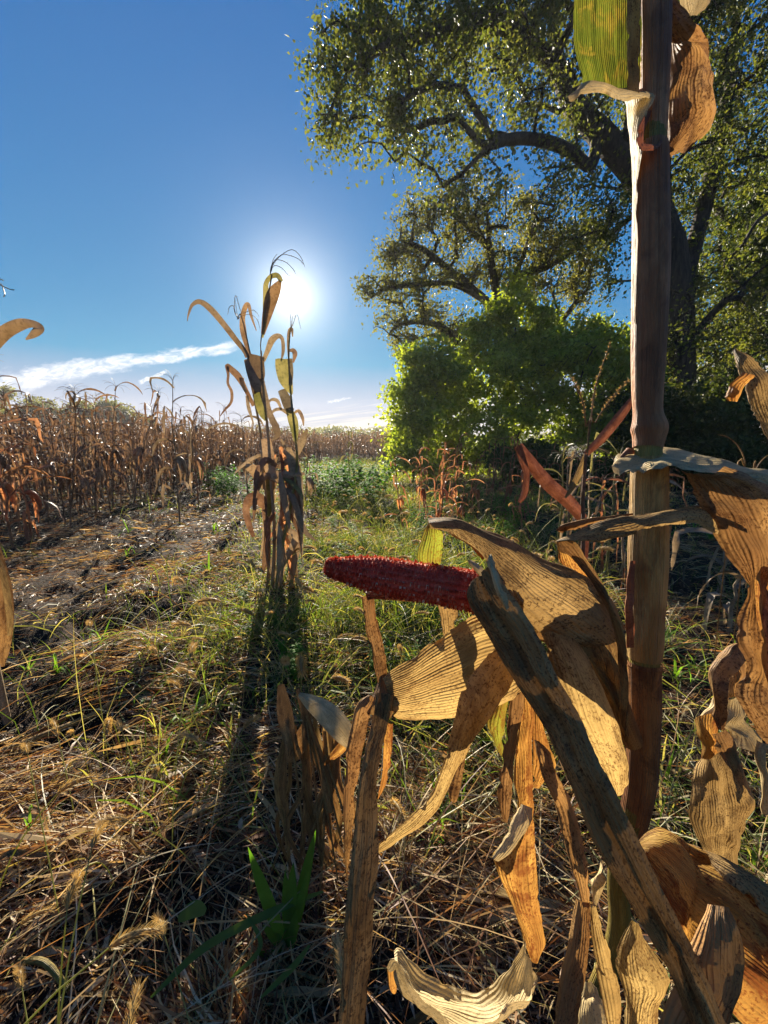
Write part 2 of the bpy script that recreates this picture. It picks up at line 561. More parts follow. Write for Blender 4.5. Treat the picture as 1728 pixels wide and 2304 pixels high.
# main plant: its root stands on the ground below the frame
root_xy = at(1385, 2130, 0.36)
plant = empty('corn_plant', (root_xy.x - 0.01, root_xy.y + 0.02, 0.0))
tag(plant, 'tall dead corn plant filling the right foreground, with a peeled red cob', 'corn plant')
PO = np.array(plant.location)


def ptube(name, mat, pts, parent, nseg=30, spans=6, rib=0.012, label=None, flat=1.0, base=None):
    """pts: (x, y, width_px, depth) photo points"""
    P = [list(at(x, y, d)) for x, y, w_, d in pts]
    rad = [w_ / 2 / F * d for x, y, w_, d in pts]
    if base is not None:
        for b in base:
            P.append(list(b[0])); rad.append(b[1])
    a = Acc()
    tube(a, P, rad, nseg, spans, rib=rib)
    me = a.mesh(name, mat, PO if parent is plant or parent.parent is plant else np.array(parent.location))
    o = obj(name, me, parent)
    if label: o['label'] = label
    return o


ptube('stalk', M['stalk_green'], [(1500, -700, 40, .36), (1476, -60, 50, .35), (1470, 200, 52, .345), (1466, 340, 56, .34), (1462, 500, 58, .34), (1458, 800, 52, .34),
                                 (1457, 925, 50, .34), (1461, 968, 60, .34), (1459, 1000, 54, .34), (1458, 1050, 56, .34), (1457, 1200, 58, .342), (1452, 1440, 58, .345),
                                 (1450, 1497, 60, .345), (1449, 1560, 56, .347), (1443, 1740, 56, .35), (1425, 1840, 52, .352), (1398, 1930, 46, .355), (1391, 2000, 44, .358),
                                 (1385, 2130, 44, .36)], plant, base=[((PO[0], PO[1], 0.45), 0.011), ((PO[0], PO[1], 0.0), 0.013), ((PO[0], PO[1], -0.05), 0.013)])
sh1 = ptube('leaf_sheath', M['sheath'], [(1466, 332, 62, .34), (1465, 350, 68, .34), (1465, 400, 70, .34), (1465, 580, 74, .34), (1462, 700, 71, .34), (1459, 800, 67, .34),
                                  (1457, 880, 61, .34), (1458, 930, 58, .34), (1461, 962, 72, .34), (1460, 985, 64, .34), (1457, 1008, 58, .34)], plant, label='brown purple sheath')
sh2 = ptube('leaf_sheath', M['sheath_tan'], [(1461, 1030, 70, .34), (1461, 1080, 74, .34), (1460, 1153, 75, .34), (1458, 1260, 79, .34), (1457, 1340, 72, .342), (1454, 1400, 70, .343), (1451, 1443, 73, .344),
                                      (1450, 1480, 68, .345)], plant, label='tan sheath')
sh3 = ptube('leaf_sheath', M['sheath_dark'], [(1450, 1490, 66, .345), (1450, 1500, 69, .345), (1450, 1515, 65, .345), (1450, 1590, 66, .347), (1446, 1700, 64, .349), (1440, 1770, 62, .351),
                                       (1424, 1850, 56, .353), (1405, 1905, 50, .355)], plant, label='dark reddish sheath')
ptube('upper_sheath', M['sheath'], [(1478, -400, 60, .35), (1473, -40, 66, .345), (1473, 80, 64, .343), (1471, 200, 60, .342), (1469, 300, 55, .341), (1467, 330, 52, .341)], plant)

# --- blade that starts at the top collar and rises out of the picture
sheet('leaf', M['green'], [('ZT', 190, -260, 690, -260, .37, .335), (175, -60, 690, -60, .37, .335), (166, 100, 690, 100, .37, .335), (170, 280, 689, 290, .37, .335), (192, 430, 686, 430, .368, .335),
                           (225, 560, 684, 570, .366, .335), (240, 625, 684, 670, .364, .335), (255, 660, 684, 715, .362, .334)], plant, nu=17, sub=6, bulge=-.006, wr=.0008, corr=.0003, ncor=6, label='green and yellow blade')
sheet('midrib', M['tan'], [('ZT', 582, -260, 690, -260, .334, .328), (580, -60, 690, -60, .334, .328), (575, 200, 684, 200, .334, .328), (578, 400, 680, 400, .334, .328), (582, 700, 672, 705, .334, .328)],
      plant, nu=7, bulge=.003, wr=.0004, label='yellow brown midrib')
sheet('collar', M['pale'], [('ZT', 112, 745, 140, 764, .345, .34), (140, 722, 172, 762, .347, .338), (185, 685, 205, 738, .35, .336), (238, 640, 250, 700, .352, .334), (330, 640, 345, 682, .352, .332),
                            (430, 668, 450, 705, .35, .33), (520, 688, 540, 742, .35, .328), (620, 702, 640, 750, .345, .326), (700, 712, 730, 740, .34, .326), (770, 722, 782, 732, .335, .326)], plant, nu=9, bulge=.003, wr=.001)
sheet('collar', M['pale'], [('ZT', 515, 735, 782, 726, .375, .325), (556, 790, 757, 790, .372, .325), (578, 870, 715, 860, .37, .325), (592, 960, 684, 950, .366, .326), (605, 1050, 672, 1060, .362, .326), (618, 1150, 690, 1150, .36, .328),
                            (630, 1250, 672, 1260, .357, .332), (634, 1400, 658, 1420, .352, .335), (632, 1700, 652, 1700, .35, .336), (634, 2300, 650, 2300, .35, .337), (650, 2900, 660, 2900, .35, .338)], plant, nu=11, bulge=.004, wr=.0006, label='pale strip with the sunlit sheath edge in its colour')  # pale strip: the sun's rim light on the sheath is put into its colour
sheet('collar', M['red'], [('ZT', 740, 850, 765, 850, .326, .33), (700, 920, 740, 930, .324, .33), (678, 990, 712, 1000, .322, .33), (672, 1050, 702, 1060, .32, .33), (680, 1105, 706, 1095, .32, .328), (705, 1136, 722, 1108, .318, .326),
                           (760, 1137, 760, 1112, .317, .325), (810, 1128, 806, 1106, .318, .326), (850, 1085, 838, 1075, .322, .328)], plant, nu=7, bulge=.002, wr=.0004)
# brown blade curling down at the right of the top collar
sheet('leaf', M['brown'], [('ZT', 912, -200, 980, -200, .36, .345), (912, -60, 995, -50, .36, .345), (908, 60, 1008, 70, .36, .342), (905, 190, 1070, 200, .36, .34), (898, 320, 1185, 330, .36, .345), (890, 470, 1243, 490, .36, .35), (886, 620, 1238, 630, .358, .352),
                           (882, 735, 1222, 745, .356, .345), (877, 850, 1254, 840, .355, .34), (868, 960, 1228, 965, .353, .345), (862, 1060, 1130, 1075, .351, .348), (862, 1150, 990, 1175, .348, .348), (860, 1210, 900, 1225, .345, .345)],
      plant, nu=19, sub=7, bulge=.014, wr=.0024, corr=.0008, ncor=4, label='brown blade curling at the right of the top collar')
sheet('leaf', M['pale'], [('ZT', 1000, -160, 1230, -160, .38, .40), (1008, -20, 1225, -10, .38, .40), (1020, 50, 1205, 30, .38, .39), (1045, 100, 1165, 85, .38, .385), (1062, 130, 1110, 130, .38, .382)], plant, bulge=.006, label='white blade tip')
# horizontal collar and the big blade falling from it at the right
sheet('leaf', M['pale'], [('Z3', 430, 380, 415, 436, .35, .32), (455, 335, 470, 443, .36, .315), (540, 338, 560, 443, .372, .312), (620, 318, 640, 422, .378, .308), (700, 292, 750, 408, .382, .305), (790, 298, 840, 430, .382, .303), (880, 340, 920, 432, .38, .302),
                          (980, 372, 1010, 432, .375, .302), (1080, 400, 1100, 428, .37, .30), (1200, 432, 1210, 460, .365, .30), (1382, 485, 1370, 510, .36, .30), (1480, 540, 1470, 580, .36, .30)], plant, nu=13, sub=7, bulge=.005, wr=.0018, ragged=.0015, label='bleached blade folded flat round the stalk')
sheet('leaf', M['red'], [('Z3', 455, 345, 465, 360, .35, .34), (480, 310, 500, 335, .35, .34), (510, 285, 530, 335, .35, .34), (545, 305, 560, 335, .352, .345)], plant, nu=5, sub=4, bulge=.001, label='brown curled flap')
sheet('leaf', M['brown'], [('Z3', 835, 425, 1120, 424, .31, .30), (868, 470, 1300, 480, .31, .30), (920, 570, 1440, 560, .31, .30), (985, 700, 1500, 700, .308, .30), (1050, 830, 1530, 830, .306, .30), (1120, 945, 1530, 940, .303, .30),
                           (1190, 1035, 1490, 1030, .30, .30), (1250, 1110, 1400, 1100, .298, .30), (1275, 1145, 1360, 1150, .297, .297), (1262, 1185, 1385, 1200, .296, .30), (1226, 1280, 1450, 1290, .294, .305), (1188, 1395, 1490, 1400, .29, .305), (1190, 1500, 1500, 1500, .288, .305),
                           (1235, 1600, 1500, 1600, .287, .30), (1248, 1720, 1490, 1720, .286, .30), (1216, 1850, 1480, 1850, .284, .30), (1250, 1930, 1500, 1940, .283, .30), (1320, 2040, 1520, 2050, .282, .30), (1400, 2150, 1540, 2200, .28, .30)],
      plant, nu=21, sub=6, bulge=.012, wr=.0022, corr=.0010, ncor=5, label='big brown blade falling at the right edge')
sheet('leaf', M['orange'], [('Z3', 1352, 1030, 1440, 980, .292, .30), (1330, 1120, 1460, 1120, .286, .30), (1328, 1250, 1470, 1250, .282, .30), (1345, 1400, 1475, 1400, .278, .296), (1358, 1550, 1475, 1550, .277, .294), (1380, 1690, 1480, 1690, .277, .292), (1400, 1780, 1480, 1780, .28, .29)],
      plant, nu=9, bulge=-.004, wr=.0012, label='yellow strip painted as the lit blade edge')  # strip added over the big blade; its sunlit edge is put into the colour
# blade crossing in front of the stalk
sheet('leaf', M['husk'], [('Z3', 1000, 678, 1080, 826, .322, .30), (940, 664, 1010, 795, .318, .298), (850, 668, 930, 758, .312, .295), (740, 674, 800, 764, .305, .29), (600, 700, 690, 778, .30, .287), (480, 722, 560, 828, .297, .285), (360, 745, 420, 852, .296, .284),
                          (260, 775, 330, 876, .296, .284), (170, 815, 240, 868, .297, .286), (100, 850, 130, 864, .298, .29), (62, 873, 66, 880, .30, .298)], plant, nu=13, sub=6, bulge=.003, fold=-.002, wr=.0010, ragged=.001, label='grey tan blade crossing the stalk')
sheet('leaf', M['brown'], [('Z3', 540, 702, 545, 712, .31, .308), (400, 722, 410, 745, .308, .305), (280, 742, 290, 772, .308, .304), (170, 768, 180, 810, .308, .303), (110, 780, 120, 828, .308, .303), (98, 800, 112, 838, .308, .304)], plant, nu=5, sub=4)
sheet('leaf', M['orange'], [('Z3', 66, 885, 120, 890, .312, .31), (80, 950, 160, 950, .314, .31), (85, 1010, 220, 1040, .316, .312), (130, 1060, 270, 1120, .318, .314), (200, 1110, 300, 1180, .32, .316)], plant, nu=7, sub=5, bulge=.003)
sheet('leaf', M['dkhusk'], [('Z3', 62, 876, 120, 872, .30, .30), (92, 945, 190, 890, .30, .296), (150, 975, 250, 985, .298, .292), (240, 1075, 330, 1110, .294, .288), (320, 1190, 400, 1240, .29, .284), (390, 1330, 450, 1360, .288, .282), ('Z1', 1395, 600, 1458, 650, .286, .282),
                            (1425, 720, 1474, 760, .286, .284), (1438, 850, 1480, 880, .288, .288), (1440, 1000, 1478, 1010, .292, .293), (1446, 1100, 1470, 1130, .298, .298)], plant, nu=9, sub=6, bulge=.003, fold=.002, label='narrow brown blade bent over behind the ear')

# --- the ear: shank, peeled husks, bare cob
a = Acc()
tube(a, [list(at(*fr('Z1', x, y), d)) for x, y, d in ((1500, 1180, .335), (1420, 1000, .325), (1320, 820, .315), (1180, 660, .310), (1050, 590, .308))], [.008, .010, .013, .016, .017], 12, 4)
shank = obj('ear', a.mesh('ear', M['dkhusk'], PO), plant)
E = shank
sheet('husk_leaf', M['tan'], [('Z1', 333, 878, 388, 1062, .30, .295), (380, 842, 425, 1082, .302, .296), (470, 785, 520, 1082, .304, .297), (570, 712, 640, 1078, .306, .298), (670, 648, 740, 1062, .306, .298), (770, 588, 850, 1020, .306, .298),
                              (860, 580, 980, 960, .306, .298), (940, 610, 1060, 860, .306, .30)], E, nu=21, sub=6, bulge=.010, fold=.005, wr=.0014, corr=.0011, ncor=4, label='broad tan husk leaf pulled back to the left')
sheet('husk_leaf', M['husk'], [('Z1', 544, 134, 560, 190, .315, .305), (600, 136, 625, 200, .312, .298), (690, 150, 715, 245, .308, .292), (790, 178, 800, 310, .304, .286), (900, 215, 845, 390, .30, .28), (1020, 282, 890, 460, .298, .276), (1140, 345, 940, 540, .298, .276),
                               (1250, 385, 1010, 615, .30, .277), (1350, 440, 1100, 680, .303, .28), (1420, 530, 1180, 715, .308, .286), (1455, 640, 1260, 740, .314, .294)], E, nu=21, sub=6, bulge=.013, wr=.0015, corr=.0006, ncor=5, label='broad grey brown husk leaf arching over the ear')
sheet('husk_leaf', M['orange'], [('Z1', 548, 145, 600, 185, .316, .305), (610, 172, 660, 215, .318, .300), (700, 225, 740, 262, .316, .296), (790, 290, 812, 322, .312, .292)], E, nu=7, sub=5, bulge=.002)
sheet('husk_leaf', M['yelgreen'], [('Z1', 545, 138, 600, 192, .316, .308), (523, 205, 612, 230, .322, .318), (496, 290, 612, 288, .326, .322), (498, 345, 606, 345, .328, .325), (520, 420, 610, 420, .33, .328), (560, 480, 650, 480, .332, .33)], E, nu=11, sub=6, bulge=.004, label='yellow green folded end of a husk leaf')
sheet('husk_leaf', M['husk'], [('Z1', 560, 480, 650, 480, .332, .33), (590, 545, 680, 545, .332, .33), (604, 610, 684, 605, .334, .332), (616, 680, 676, 690, .336, .335), (635, 740, 665, 745, .338, .338)], E, nu=7, sub=5, bulge=.003)
sheet('husk_leaf', M['dkhusk'], [('Z1', 1000, 430, 1340, 438, .312, .316), (965, 525, 1425, 545, .306, .316), (1010, 615, 1465, 680, .30, .314), (1120, 680, 1477, 800, .298, .314), (1215, 760, 1480, 920, .30, .316), (1300, 850, 1478, 1020, .304, .318), (1370, 960, 1472, 1120, .31, .322), (1430, 1080, 1465, 1190, .318, .326)],
      E, nu=19, sub=6, bulge=.012, wr=.002, corr=.0010, ncor=5, label='dark brown husk base')
sheet('husk_leaf', M['tan'], [('Z1', 1060, 640, 1230, 650, .286, .292), (1090, 720, 1240, 700, .283, .29), (1110, 800, 1300, 790, .281, .288), (1145, 920, 1358, 910, .279, .287), (1190, 1030, 1410, 1035, .277, .286), (1245, 1140, 1450, 1130, .277, .286), (1300, 1250, 1478, 1240, .278, .287),
                              (1345, 1330, 1480, 1310, .28, .288), (1385, 1400, 1462, 1370, .283, .289), (1408, 1430, 1424, 1424, .286, .289)], E, nu=17, sub=6, bulge=.010, wr=.0012, corr=.0005, ncor=6, label='wide spoon shaped husk leaf hanging beside the stalk')
sheet('husk_leaf', M['tan'], [('Z1', 900, 700, 990, 800, .296, .298), (850, 762, 950, 900, .292, .294), (790, 830, 905, 980, .288, .290), (735, 895, 862, 1045, .285, .287), (700, 965, 815, 1105, .283, .285), (680, 1060, 760, 1180, .281, .284), (650, 1170, 730, 1250, .28, .283), (618, 1280, 680, 1330, .279, .283),
                              (588, 1385, 640, 1420, .279, .283), (545, 1455, 585, 1510, .278, .282), (475, 1525, 500, 1580, .277, .281), (400, 1600, 420, 1640, .276, .279), (325, 1665, 345, 1690, .275, .277), (242, 1720, 246, 1726, .274, .275)],
      E, nu=13, sub=6, bulge=.004, wr=.0011, corr=.0006, ncor=3, ragged=.0006, label='long pointed husk leaf trailing down to the left')
sheet('husk_leaf', M['brown'], [('Z1', 690, 1230, 722, 1240, .30, .30), (655, 1350, 705, 1350, .30, .30), (640, 1410, 695, 1410, .30, .30), (648, 1450, 682, 1452, .30, .30), (664, 1467, 672, 1467, .30, .30)], E, nu=7, sub=5)
sheet('husk_leaf', M['brown'], [('Z1', 930, 900, 1005, 960, .305, .305), (915, 1090, 978, 1100, .302, .302), (890, 1270, 950, 1280, .30, .30), (872, 1400, 938, 1410, .30, .30), (878, 1490, 925, 1500, .30, .30), (900, 1545, 912, 1550, .30, .30)], E, nu=9, sub=5, bulge=.003, label='narrow brown husk leaf hanging straight')
sheet('husk_leaf', M['yelgreen'], [('Z1', 850, 1000, 925, 980, .32, .318), (822, 1090, 908, 1080, .32, .318), (845, 1160, 900, 1165, .32, .318), (882, 1240, 896, 1245, .32, .32)], E, nu=7, sub=5)
# long orange blade under the ear that curls into a pale bowl near the ground
sheet('leaf', M['orange'], [('Z1', 975, 940, 1040, 990, .33, .328), (975, 1060, 1040, 1080, .33, .327), ('Z4', 1275, -60, 1372, -60, .33, .326), (1258, 150, 1378, 150, .33, .324), (1288, 295, 1382, 300, .33, .323), (1235, 470, 1386, 450, .33, .322), (1172, 575, 1392, 560, .33, .32),
                            (1130, 640, 1400, 660, .33, .32), (1165, 770, 1410, 800, .33, .32), (1235, 930, 1424, 950, .33, .32), (1295, 1070, 1446, 1090, .328, .322), (1330, 1180, 1456, 1195, .326, .322), (1368, 1270, 1410, 1300, .324, .322)],
      plant, nu=17, sub=6, bulge=.007, wr=.0018, corr=.0008, ncor=4, label='backlit orange blade hanging below the cob')
sheet('leaf', M['pale'], [('Z4', 1300, 300, 1380, 330, .322, .318), (1260, 390, 1375, 410, .316, .314), (1225, 480, 1330, 490, .314, .312), (1165, 575, 1240, 600, .314, .311), (1128, 620, 1175, 652, .316, .314)], plant, nu=9, sub=6, bulge=.004, wr=.0015)
sheet('leaf', M['orange'], [('Z1', 1040, 1030, 1075, 1080, .335, .335), (1036, 1120, 1110, 1180, .335, .335), (1036, 1240, 1145, 1290, .335, .335), (1036, 1340, 1105, 1345, .335, .335), (1038, 1395, 1070, 1400, .335, .335)], plant, nu=7, sub=5, bulge=.003)
sheet('leaf', M['pale'], [('Z4', 1320, 1130, 1350, 1160, .325, .322), (1305, 1210, 1382, 1300, .33, .315), (1270, 1290, 1375, 1410, .335, .31), (1205, 1365, 1330, 1490, .34, .305), (1110, 1425, 1240, 1572, .345, .30), (1010, 1438, 1100, 1640, .348, .296), (900, 1408, 950, 1690, .348, .294),
                          (790, 1372, 800, 1620, .346, .294), (680, 1312, 680, 1510, .344, .296), (600, 1255, 590, 1395, .342, .30), (545, 1212, 530, 1300, .34, .305), (520, 1225, 468, 1312, .338, .31)],
      plant, nu=17, sub=7, bulge=-.012, wr=.0022, corr=.0012, ncor=4, ragged=.0012, label='bleached curled blade end near the ground')
sheet('leaf', M['orange'], [('Z4', 470, 1305, 530, 1315, .325, .32), (480, 1380, 536, 1400, .325, .32), (500, 1440, 534, 1450, .325, .32), (518, 1478, 526, 1480, .325, .322)], plant, nu=5, sub=5)
# grey-green blade running diagonally over everything, from the cob to the lower right corner
sheet('leaf', M['grey'], [('Z1', 738, 452, 842, 352, .275, .262), (722, 500, 895, 440, .272, .258), (745, 570, 950, 520, .268, .254), (800, 660, 1010, 615, .264, .25), (862, 760, 1075, 725, .26, .246), (935, 880, 1135, 850, .256, .242), (1015, 1005, 1195, 970, .25, .237), (1090, 1130, 1262, 1100, .245, .232),
                          ('Z5', 150, 0, 432, 0, .24, .226), (270, 260, 545, 220, .235, .22), (400, 560, 665, 480, .23, .216), (520, 790, 775, 700, .225, .212), (650, 1010, 890, 920, .22, .21), (790, 1260, 1010, 1150, .217, .207), (925, 1490, 1130, 1400, .214, .204), (1010, 1700, 1240, 1640, .212, .202), (1110, 1930, 1345, 1880, .21, .20),
                          (1260, 2200, 1480, 2150, .207, .198)], plant, nu=33, sub=6, bulge=.004, fold=.0, groove=(.52, .07, .007), wr=.0011, corr=.0005, ncor=7, label='long grey blade lying diagonally across the foreground')
sheet('husk_leaf', M['pale'], [('Z1', 832, 308, 846, 310, .262, .262), (822, 345, 856, 345, .26, .258), (835, 385, 866, 380, .256, .254), (848, 440, 885, 430, .252, .25), (868, 500, 910, 490, .250, .248), (905, 560, 930, 550, .25, .248)], E, nu=7, sub=5, bulge=.003)
sheet('husk_leaf', M['pale'], [('Z1', 735, 345, 760, 340, .29, .288), (770, 385, 800, 365, .284, .282), (800, 430, 826, 400, .28, .278)], E, nu=5, sub=4)

# cob
cobA, cobB = at(*fr('Z1', 62, 362), .315), at(*fr('Z1', 900, 500), .292)
ax = (cobB - cobA)
cl_ = ax.length
ax.normalize()
e1 = ax.cross(Vector((0, 0, 1))).normalized()
e2 = ax.cross(e1).normalized()


def cob_r(t):
    return 0.0137 * (0.30 + 0.70 * min(1.0, (t / 0.30)) ** 0.6) * (1 + 0.10 * t) if t > 0.0 else 0.003


nr, nl = 64, 150
V = []
for i in range(nl):
    t = i / (nl - 1)
    for j in range(nr):
        th = 2 * math.pi * j / nr
        row = j / nr * 16
        cell = (i / (nl - 1)) * 46 + (0.5 if int(row) % 2 else 0)
        d_ = -0.0009 * (0.5 + 0.5 * math.cos(2 * math.pi * row)) + 0.0009 * math.cos(2 * math.pi * cell) * (0.5 - 0.5 * math.cos(2 * math.pi * row))
        r = cob_r(t) * (0.985 + 0.05 * mnoise.noise(Vector((t * 6, th, 0)))) + d_ + 0.0005 * mnoise.noise(Vector((t * 160, th * 16, 1)))
        if i == 0:
            r = 0.001
        p = cobA + ax * (t * cl_) + (e1 * math.cos(th) + e2 * math.sin(th)) * r
        V.append(p)
m, t = new_mat('cob_red')
geo = t.new('ShaderNodeTexCoord').outputs['Object']
n1 = t.noise(geo, 900.0, 3)
n2 = t.noise(geo, 60.0, 2)
c = t.mix(t.ramp(n1, 0.35, 0.7), C4((0.55, 0.055, 0.025)), C4((0.80, 0.19, 0.09)))
c = t.mix(t.math('MULTIPLY', t.ramp(n2, 0.3, 0.7), 0.5), c, C4((0.50, 0.05, 0.03)))
leaf_shader(t, c, 0.12, 0.75, C4((0.6, 0.1, 0.05)))
M['cob'] = m
cob = obj('cob', mesh_np('cob', np.array([list(v) for v in V]) - PO, grid_quads(nl, nr, True), M['cob']), E)
cob['label'] = 'bare dark red cob without kernels'
# papery glumes round each empty kernel socket
m, t = new_mat('cob_chaff')
rnda = t.new('ShaderNodeAttribute', attribute_name='tint').outputs['Color']
leaf_shader(t, rnda, 0.35, 0.6, rnda)
M['chaff'] = m
gl_ = Acc()
for row in range(20):
    for k in range(46):
        t_ = (k + 0.5 + (0.5 if row % 2 else 0)) / 47
        if random.random() < 0.04: continue
        th = 2 * math.pi * (row + 0.5 + random.uniform(-.12, .12)) / 20
        rr = cob_r(t_)
        n_ = (e1 * math.cos(th) + e2 * math.sin(th))
        s_ = (e2 * math.cos(th) - e1 * math.sin(th))
        base_ = cobA + ax * (t_ * cl_) + n_ * (rr - 0.0003)
        wd = 0.0016 * random.uniform(.7, 1.2)
        hh = 0.0021 * random.uniform(.5, 1.4)
        lean = ax * random.uniform(-.0006, .0008) - ax * 0.0003
        pts = [base_ - s_ * wd - ax * .0007, base_ + s_ * wd - ax * .0007, base_ + s_ * wd * .8 + n_ * hh + lean, base_ - s_ * wd * .8 + n_ * hh * random.uniform(.7, 1.2) + lean,
               base_ - s_ * wd + ax * .0008, base_ + s_ * wd + ax * .0008, base_ + s_ * wd * .6 + n_ * hh * .8 + ax * .001, base_ - s_ * wd * .6 + n_ * hh * .7 + ax * .0011]
        q = random.random()
        cc = (0.62, 0.09, 0.04) if q < .45 else ((0.85, 0.30, 0.17) if q < .90 else (0.88, 0.66, 0.45))
        vv = random.uniform(.7, 1.25)
        gl_.add([list(p) for p in pts], [[0, 1, 2, 3], [4, 5, 6, 7], [0, 4, 7, 3]], None, [x * vv for x in cc])
o = obj('kernel_socket', gl_.mesh('kernel_socket', M['chaff'], PO), cob)
o['kind'] = 'stuff'

# --- dry folded blade left of the ear, hanging to the bottom of the frame
sheet('leaf', M['brown'], [('Z1', 520, 500, 560, 532, .335, .33), (400, 484, 400, 522, .335, .328), (300, 478, 310, 512, .335, .326), (255, 488, 262, 520, .335, .326)], plant, nu=7, sub=5, bulge=.002)
sheet('leaf', M['brown'], [('Z1', 232, 505, 292, 490, .33, .328), (240, 580, 298, 560, .328, .326), (262, 690, 322, 670, .325, .323), (285, 790, 348, 780, .321, .319), (305, 880, 356, 880, .316, .315), (318, 930, 365, 950, .312, .31)], plant, nu=9, sub=5, bulge=.003, wr=.001, label='narrow brown blade folded under the cob')
sheet('leaf', M['dkhusk'], [('ZD', 310, 110, 345, 95, .308, .308), (285, 170, 385, 180, .302, .306), (255, 235, 415, 240, .296, .302), (225, 290, 400, 310, .292, .298), (240, 340, 370, 370, .29, .294)], plant, nu=9, sub=6, bulge=.006, wr=.002, label='dark knot where the blade is bent')
sheet('leaf', M['brown'], [('ZD', 240, 228, 270, 240, .295, .292), (165, 285, 250, 300, .292, .288), (132, 420, 225, 430, .29, .286), (106, 560, 200, 570, .288, .284), (88, 760, 168, 770, .285, .282), (84, 960, 150, 960, .282, .28), (94, 1180, 132, 1170, .28, .279), (104, 1345, 114, 1340, .278, .278)],
      plant, nu=9, sub=6, bulge=.003, wr=.001, corr=.0006, ncor=3, label='orange brown strip of the bent blade')
sheet('leaf', M['grey'], [('ZD', 285, 210, 395, 215, .292, .29), (252, 400, 355, 400, .288, .285), (212, 590, 315, 570, .284, .28), (170, 830, 285, 810, .278, .274), (140, 1080, 292, 1050, .272, .268), (112, 1360, 290, 1250, .266, .262), (88, 1600, 265, 1540, .26, .256), (72, 1890, 245, 1850, .254, .25), (54, 2230, 212, 2220, .248, .244), (40, 2500, 190, 2500, .243, .24)],
      plant, nu=25, sub=6, bulge=.004, groove=(.35, .06, .003), wr=.0012, corr=.0007, ncor=6, label='long weathered blade hanging to the bottom edge')
sheet('leaf', M['orange'], [('ZD', 345, 395, 388, 400, .30, .30), (332, 520, 382, 550, .30, .30), (325, 680, 368, 690, .30, .30), (305, 790, 335, 790, .30, .30), (293, 852, 298, 852, .30, .30)], plant, nu=7, sub=5, bulge=.002)
# blades in the lower right corner
sheet('leaf', M['orange'], [('Z5', 715, 625, 735, 690, .285, .28), (790, 545, 800, 850, .29, .268), (900, 497, 880, 1050, .293, .258), (1000, 540, 960, 1250, .293, .25), (1090, 618, 1040, 1400, .29, .245), (1220, 675, 1130, 1520, .285, .24), (1350, 740, 1250, 1650, .28, .235), (1500, 830, 1400, 1800, .275, .232), (1660, 930, 1560, 1950, .27, .23),
                            (1800, 1040, 1720, 2050, .268, .23)], plant, nu=25, sub=6, bulge=.016, wr=.0026, corr=.0009, ncor=5, label='broad orange brown blade arching in the lower right corner')
sheet('leaf', M['husk'], [('Z5', 1180, 668, 1260, 760, .283, .272), (1340, 730, 1360, 860, .277, .262), (1500, 825, 1500, 960, .271, .256), (1660, 925, 1640, 1090, .266, .25), (1800, 1030, 1800, 1200, .264, .246)], plant, nu=11, sub=6, bulge=.006, wr=.001)
sheet('leaf', M['grey'], [('Z5', 1255, 1055, 1395, 1075, .238, .236), (1195, 1190, 1440, 1180, .234, .232), (1135, 1340, 1500, 1300, .231, .228), (1092, 1450, 1525, 1450, .228, .226), (1090, 1590, 1510, 1630, .226, .224), (980, 1740, 1430, 1790, .224, .222), (900, 1930, 1350, 1950, .222, .22), (860, 2150, 1300, 2150, .22, .218)],
      plant, nu=17, sub=6, bulge=.006, fold=.004, wr=.0018, corr=.0008, ncor=4, label='crumpled grey blade in the lower right corner')
sheet('leaf', M['tan'], [('Z5', 1500, 1150, 1540, 1180, .25, .25), (1500, 1350, 1680, 1330, .248, .245), (1510, 1550, 1800, 1500, .246, .24), (1480, 1720, 1800, 1750, .244, .238), (1500, 1950, 1800, 1980, .242, .236)], plant, nu=13, sub=6, bulge=.006, wr=.0015)
sheet('leaf', M['tan'], [('Z5', 700, 1165, 740, 1178, .30, .30), (620, 1300, 800, 1330, .30, .295), (586, 1450, 900, 1480, .30, .29), (600, 1560, 975, 1610, .30, .288), (645, 1700, 900, 1750, .30, .288), (640, 1930, 880, 1930, .30, .288), (640, 2150, 880, 2150, .30, .288)],
      plant, nu=15, sub=6, bulge=.008, wr=.0014, label='yellow brown blade at the foot of the stalk')
sheet('leaf', M['brown'], [('Z1', 1040, 1170, 1066, 1180, .31, .308), ('Z5', 22, -20, 118, -20, .305, .302), (60, 150, 165, 140, .302, .298), (145, 340, 270, 340, .298, .294), (200, 560, 348, 590, .294, .29), (268, 800, 382, 780, .29, .286), (318, 960, 396, 960, .288, .285), (338, 1050, 400, 1062, .286, .285)],
      plant, nu=13, sub=6, bulge=.005, fold=.002, wr=.0014, corr=.0009, ncor=3, label='brown blade bent over left of the diagonal one')
sheet('leaf', M['brown'], [('Z5', 305, 1015, 405, 1040, .288, .285), (272, 1180, 406, 1200, .284, .28), (238, 1380, 396, 1380, .28, .276), (190, 1580, 362, 1600, .277, .272), (160, 1760, 330, 1780, .274, .268), (135, 1940, 310, 1940, .27, .265), (100, 2200, 290, 2200, .267, .26)],
      plant, nu=13, sub=6, bulge=.006, fold=.003, wr=.0014, corr=.0012, ncor=3)
sheet('leaf', M['tan'], [('Z5', 398, 1070, 440, 1060, .29, .29), (402, 1200, 482, 1200, .289, .287), (425, 1380, 540, 1380, .287, .284), (450, 1550, 598, 1590, .285, .282), (490, 1740, 622, 1720, .283, .28), (525, 1930, 615, 1900, .281, .28), (560, 2150, 620, 2150, .28, .28)],
      plant, nu=11, sub=6, bulge=.004, wr=.0012, label='thin tan blade beside the stalk foot')
sheet('leaf', M['pale'], [('Z5', 478, 732, 492, 742, .31, .31), (450, 830, 512, 830, .31, .306), (398, 890, 508, 910, .31, .304), (410, 970, 480, 990, .308, .304), (440, 1060, 465, 1080, .305, .305)], plant, nu=9, sub=6, bulge=.004, wr=.003)
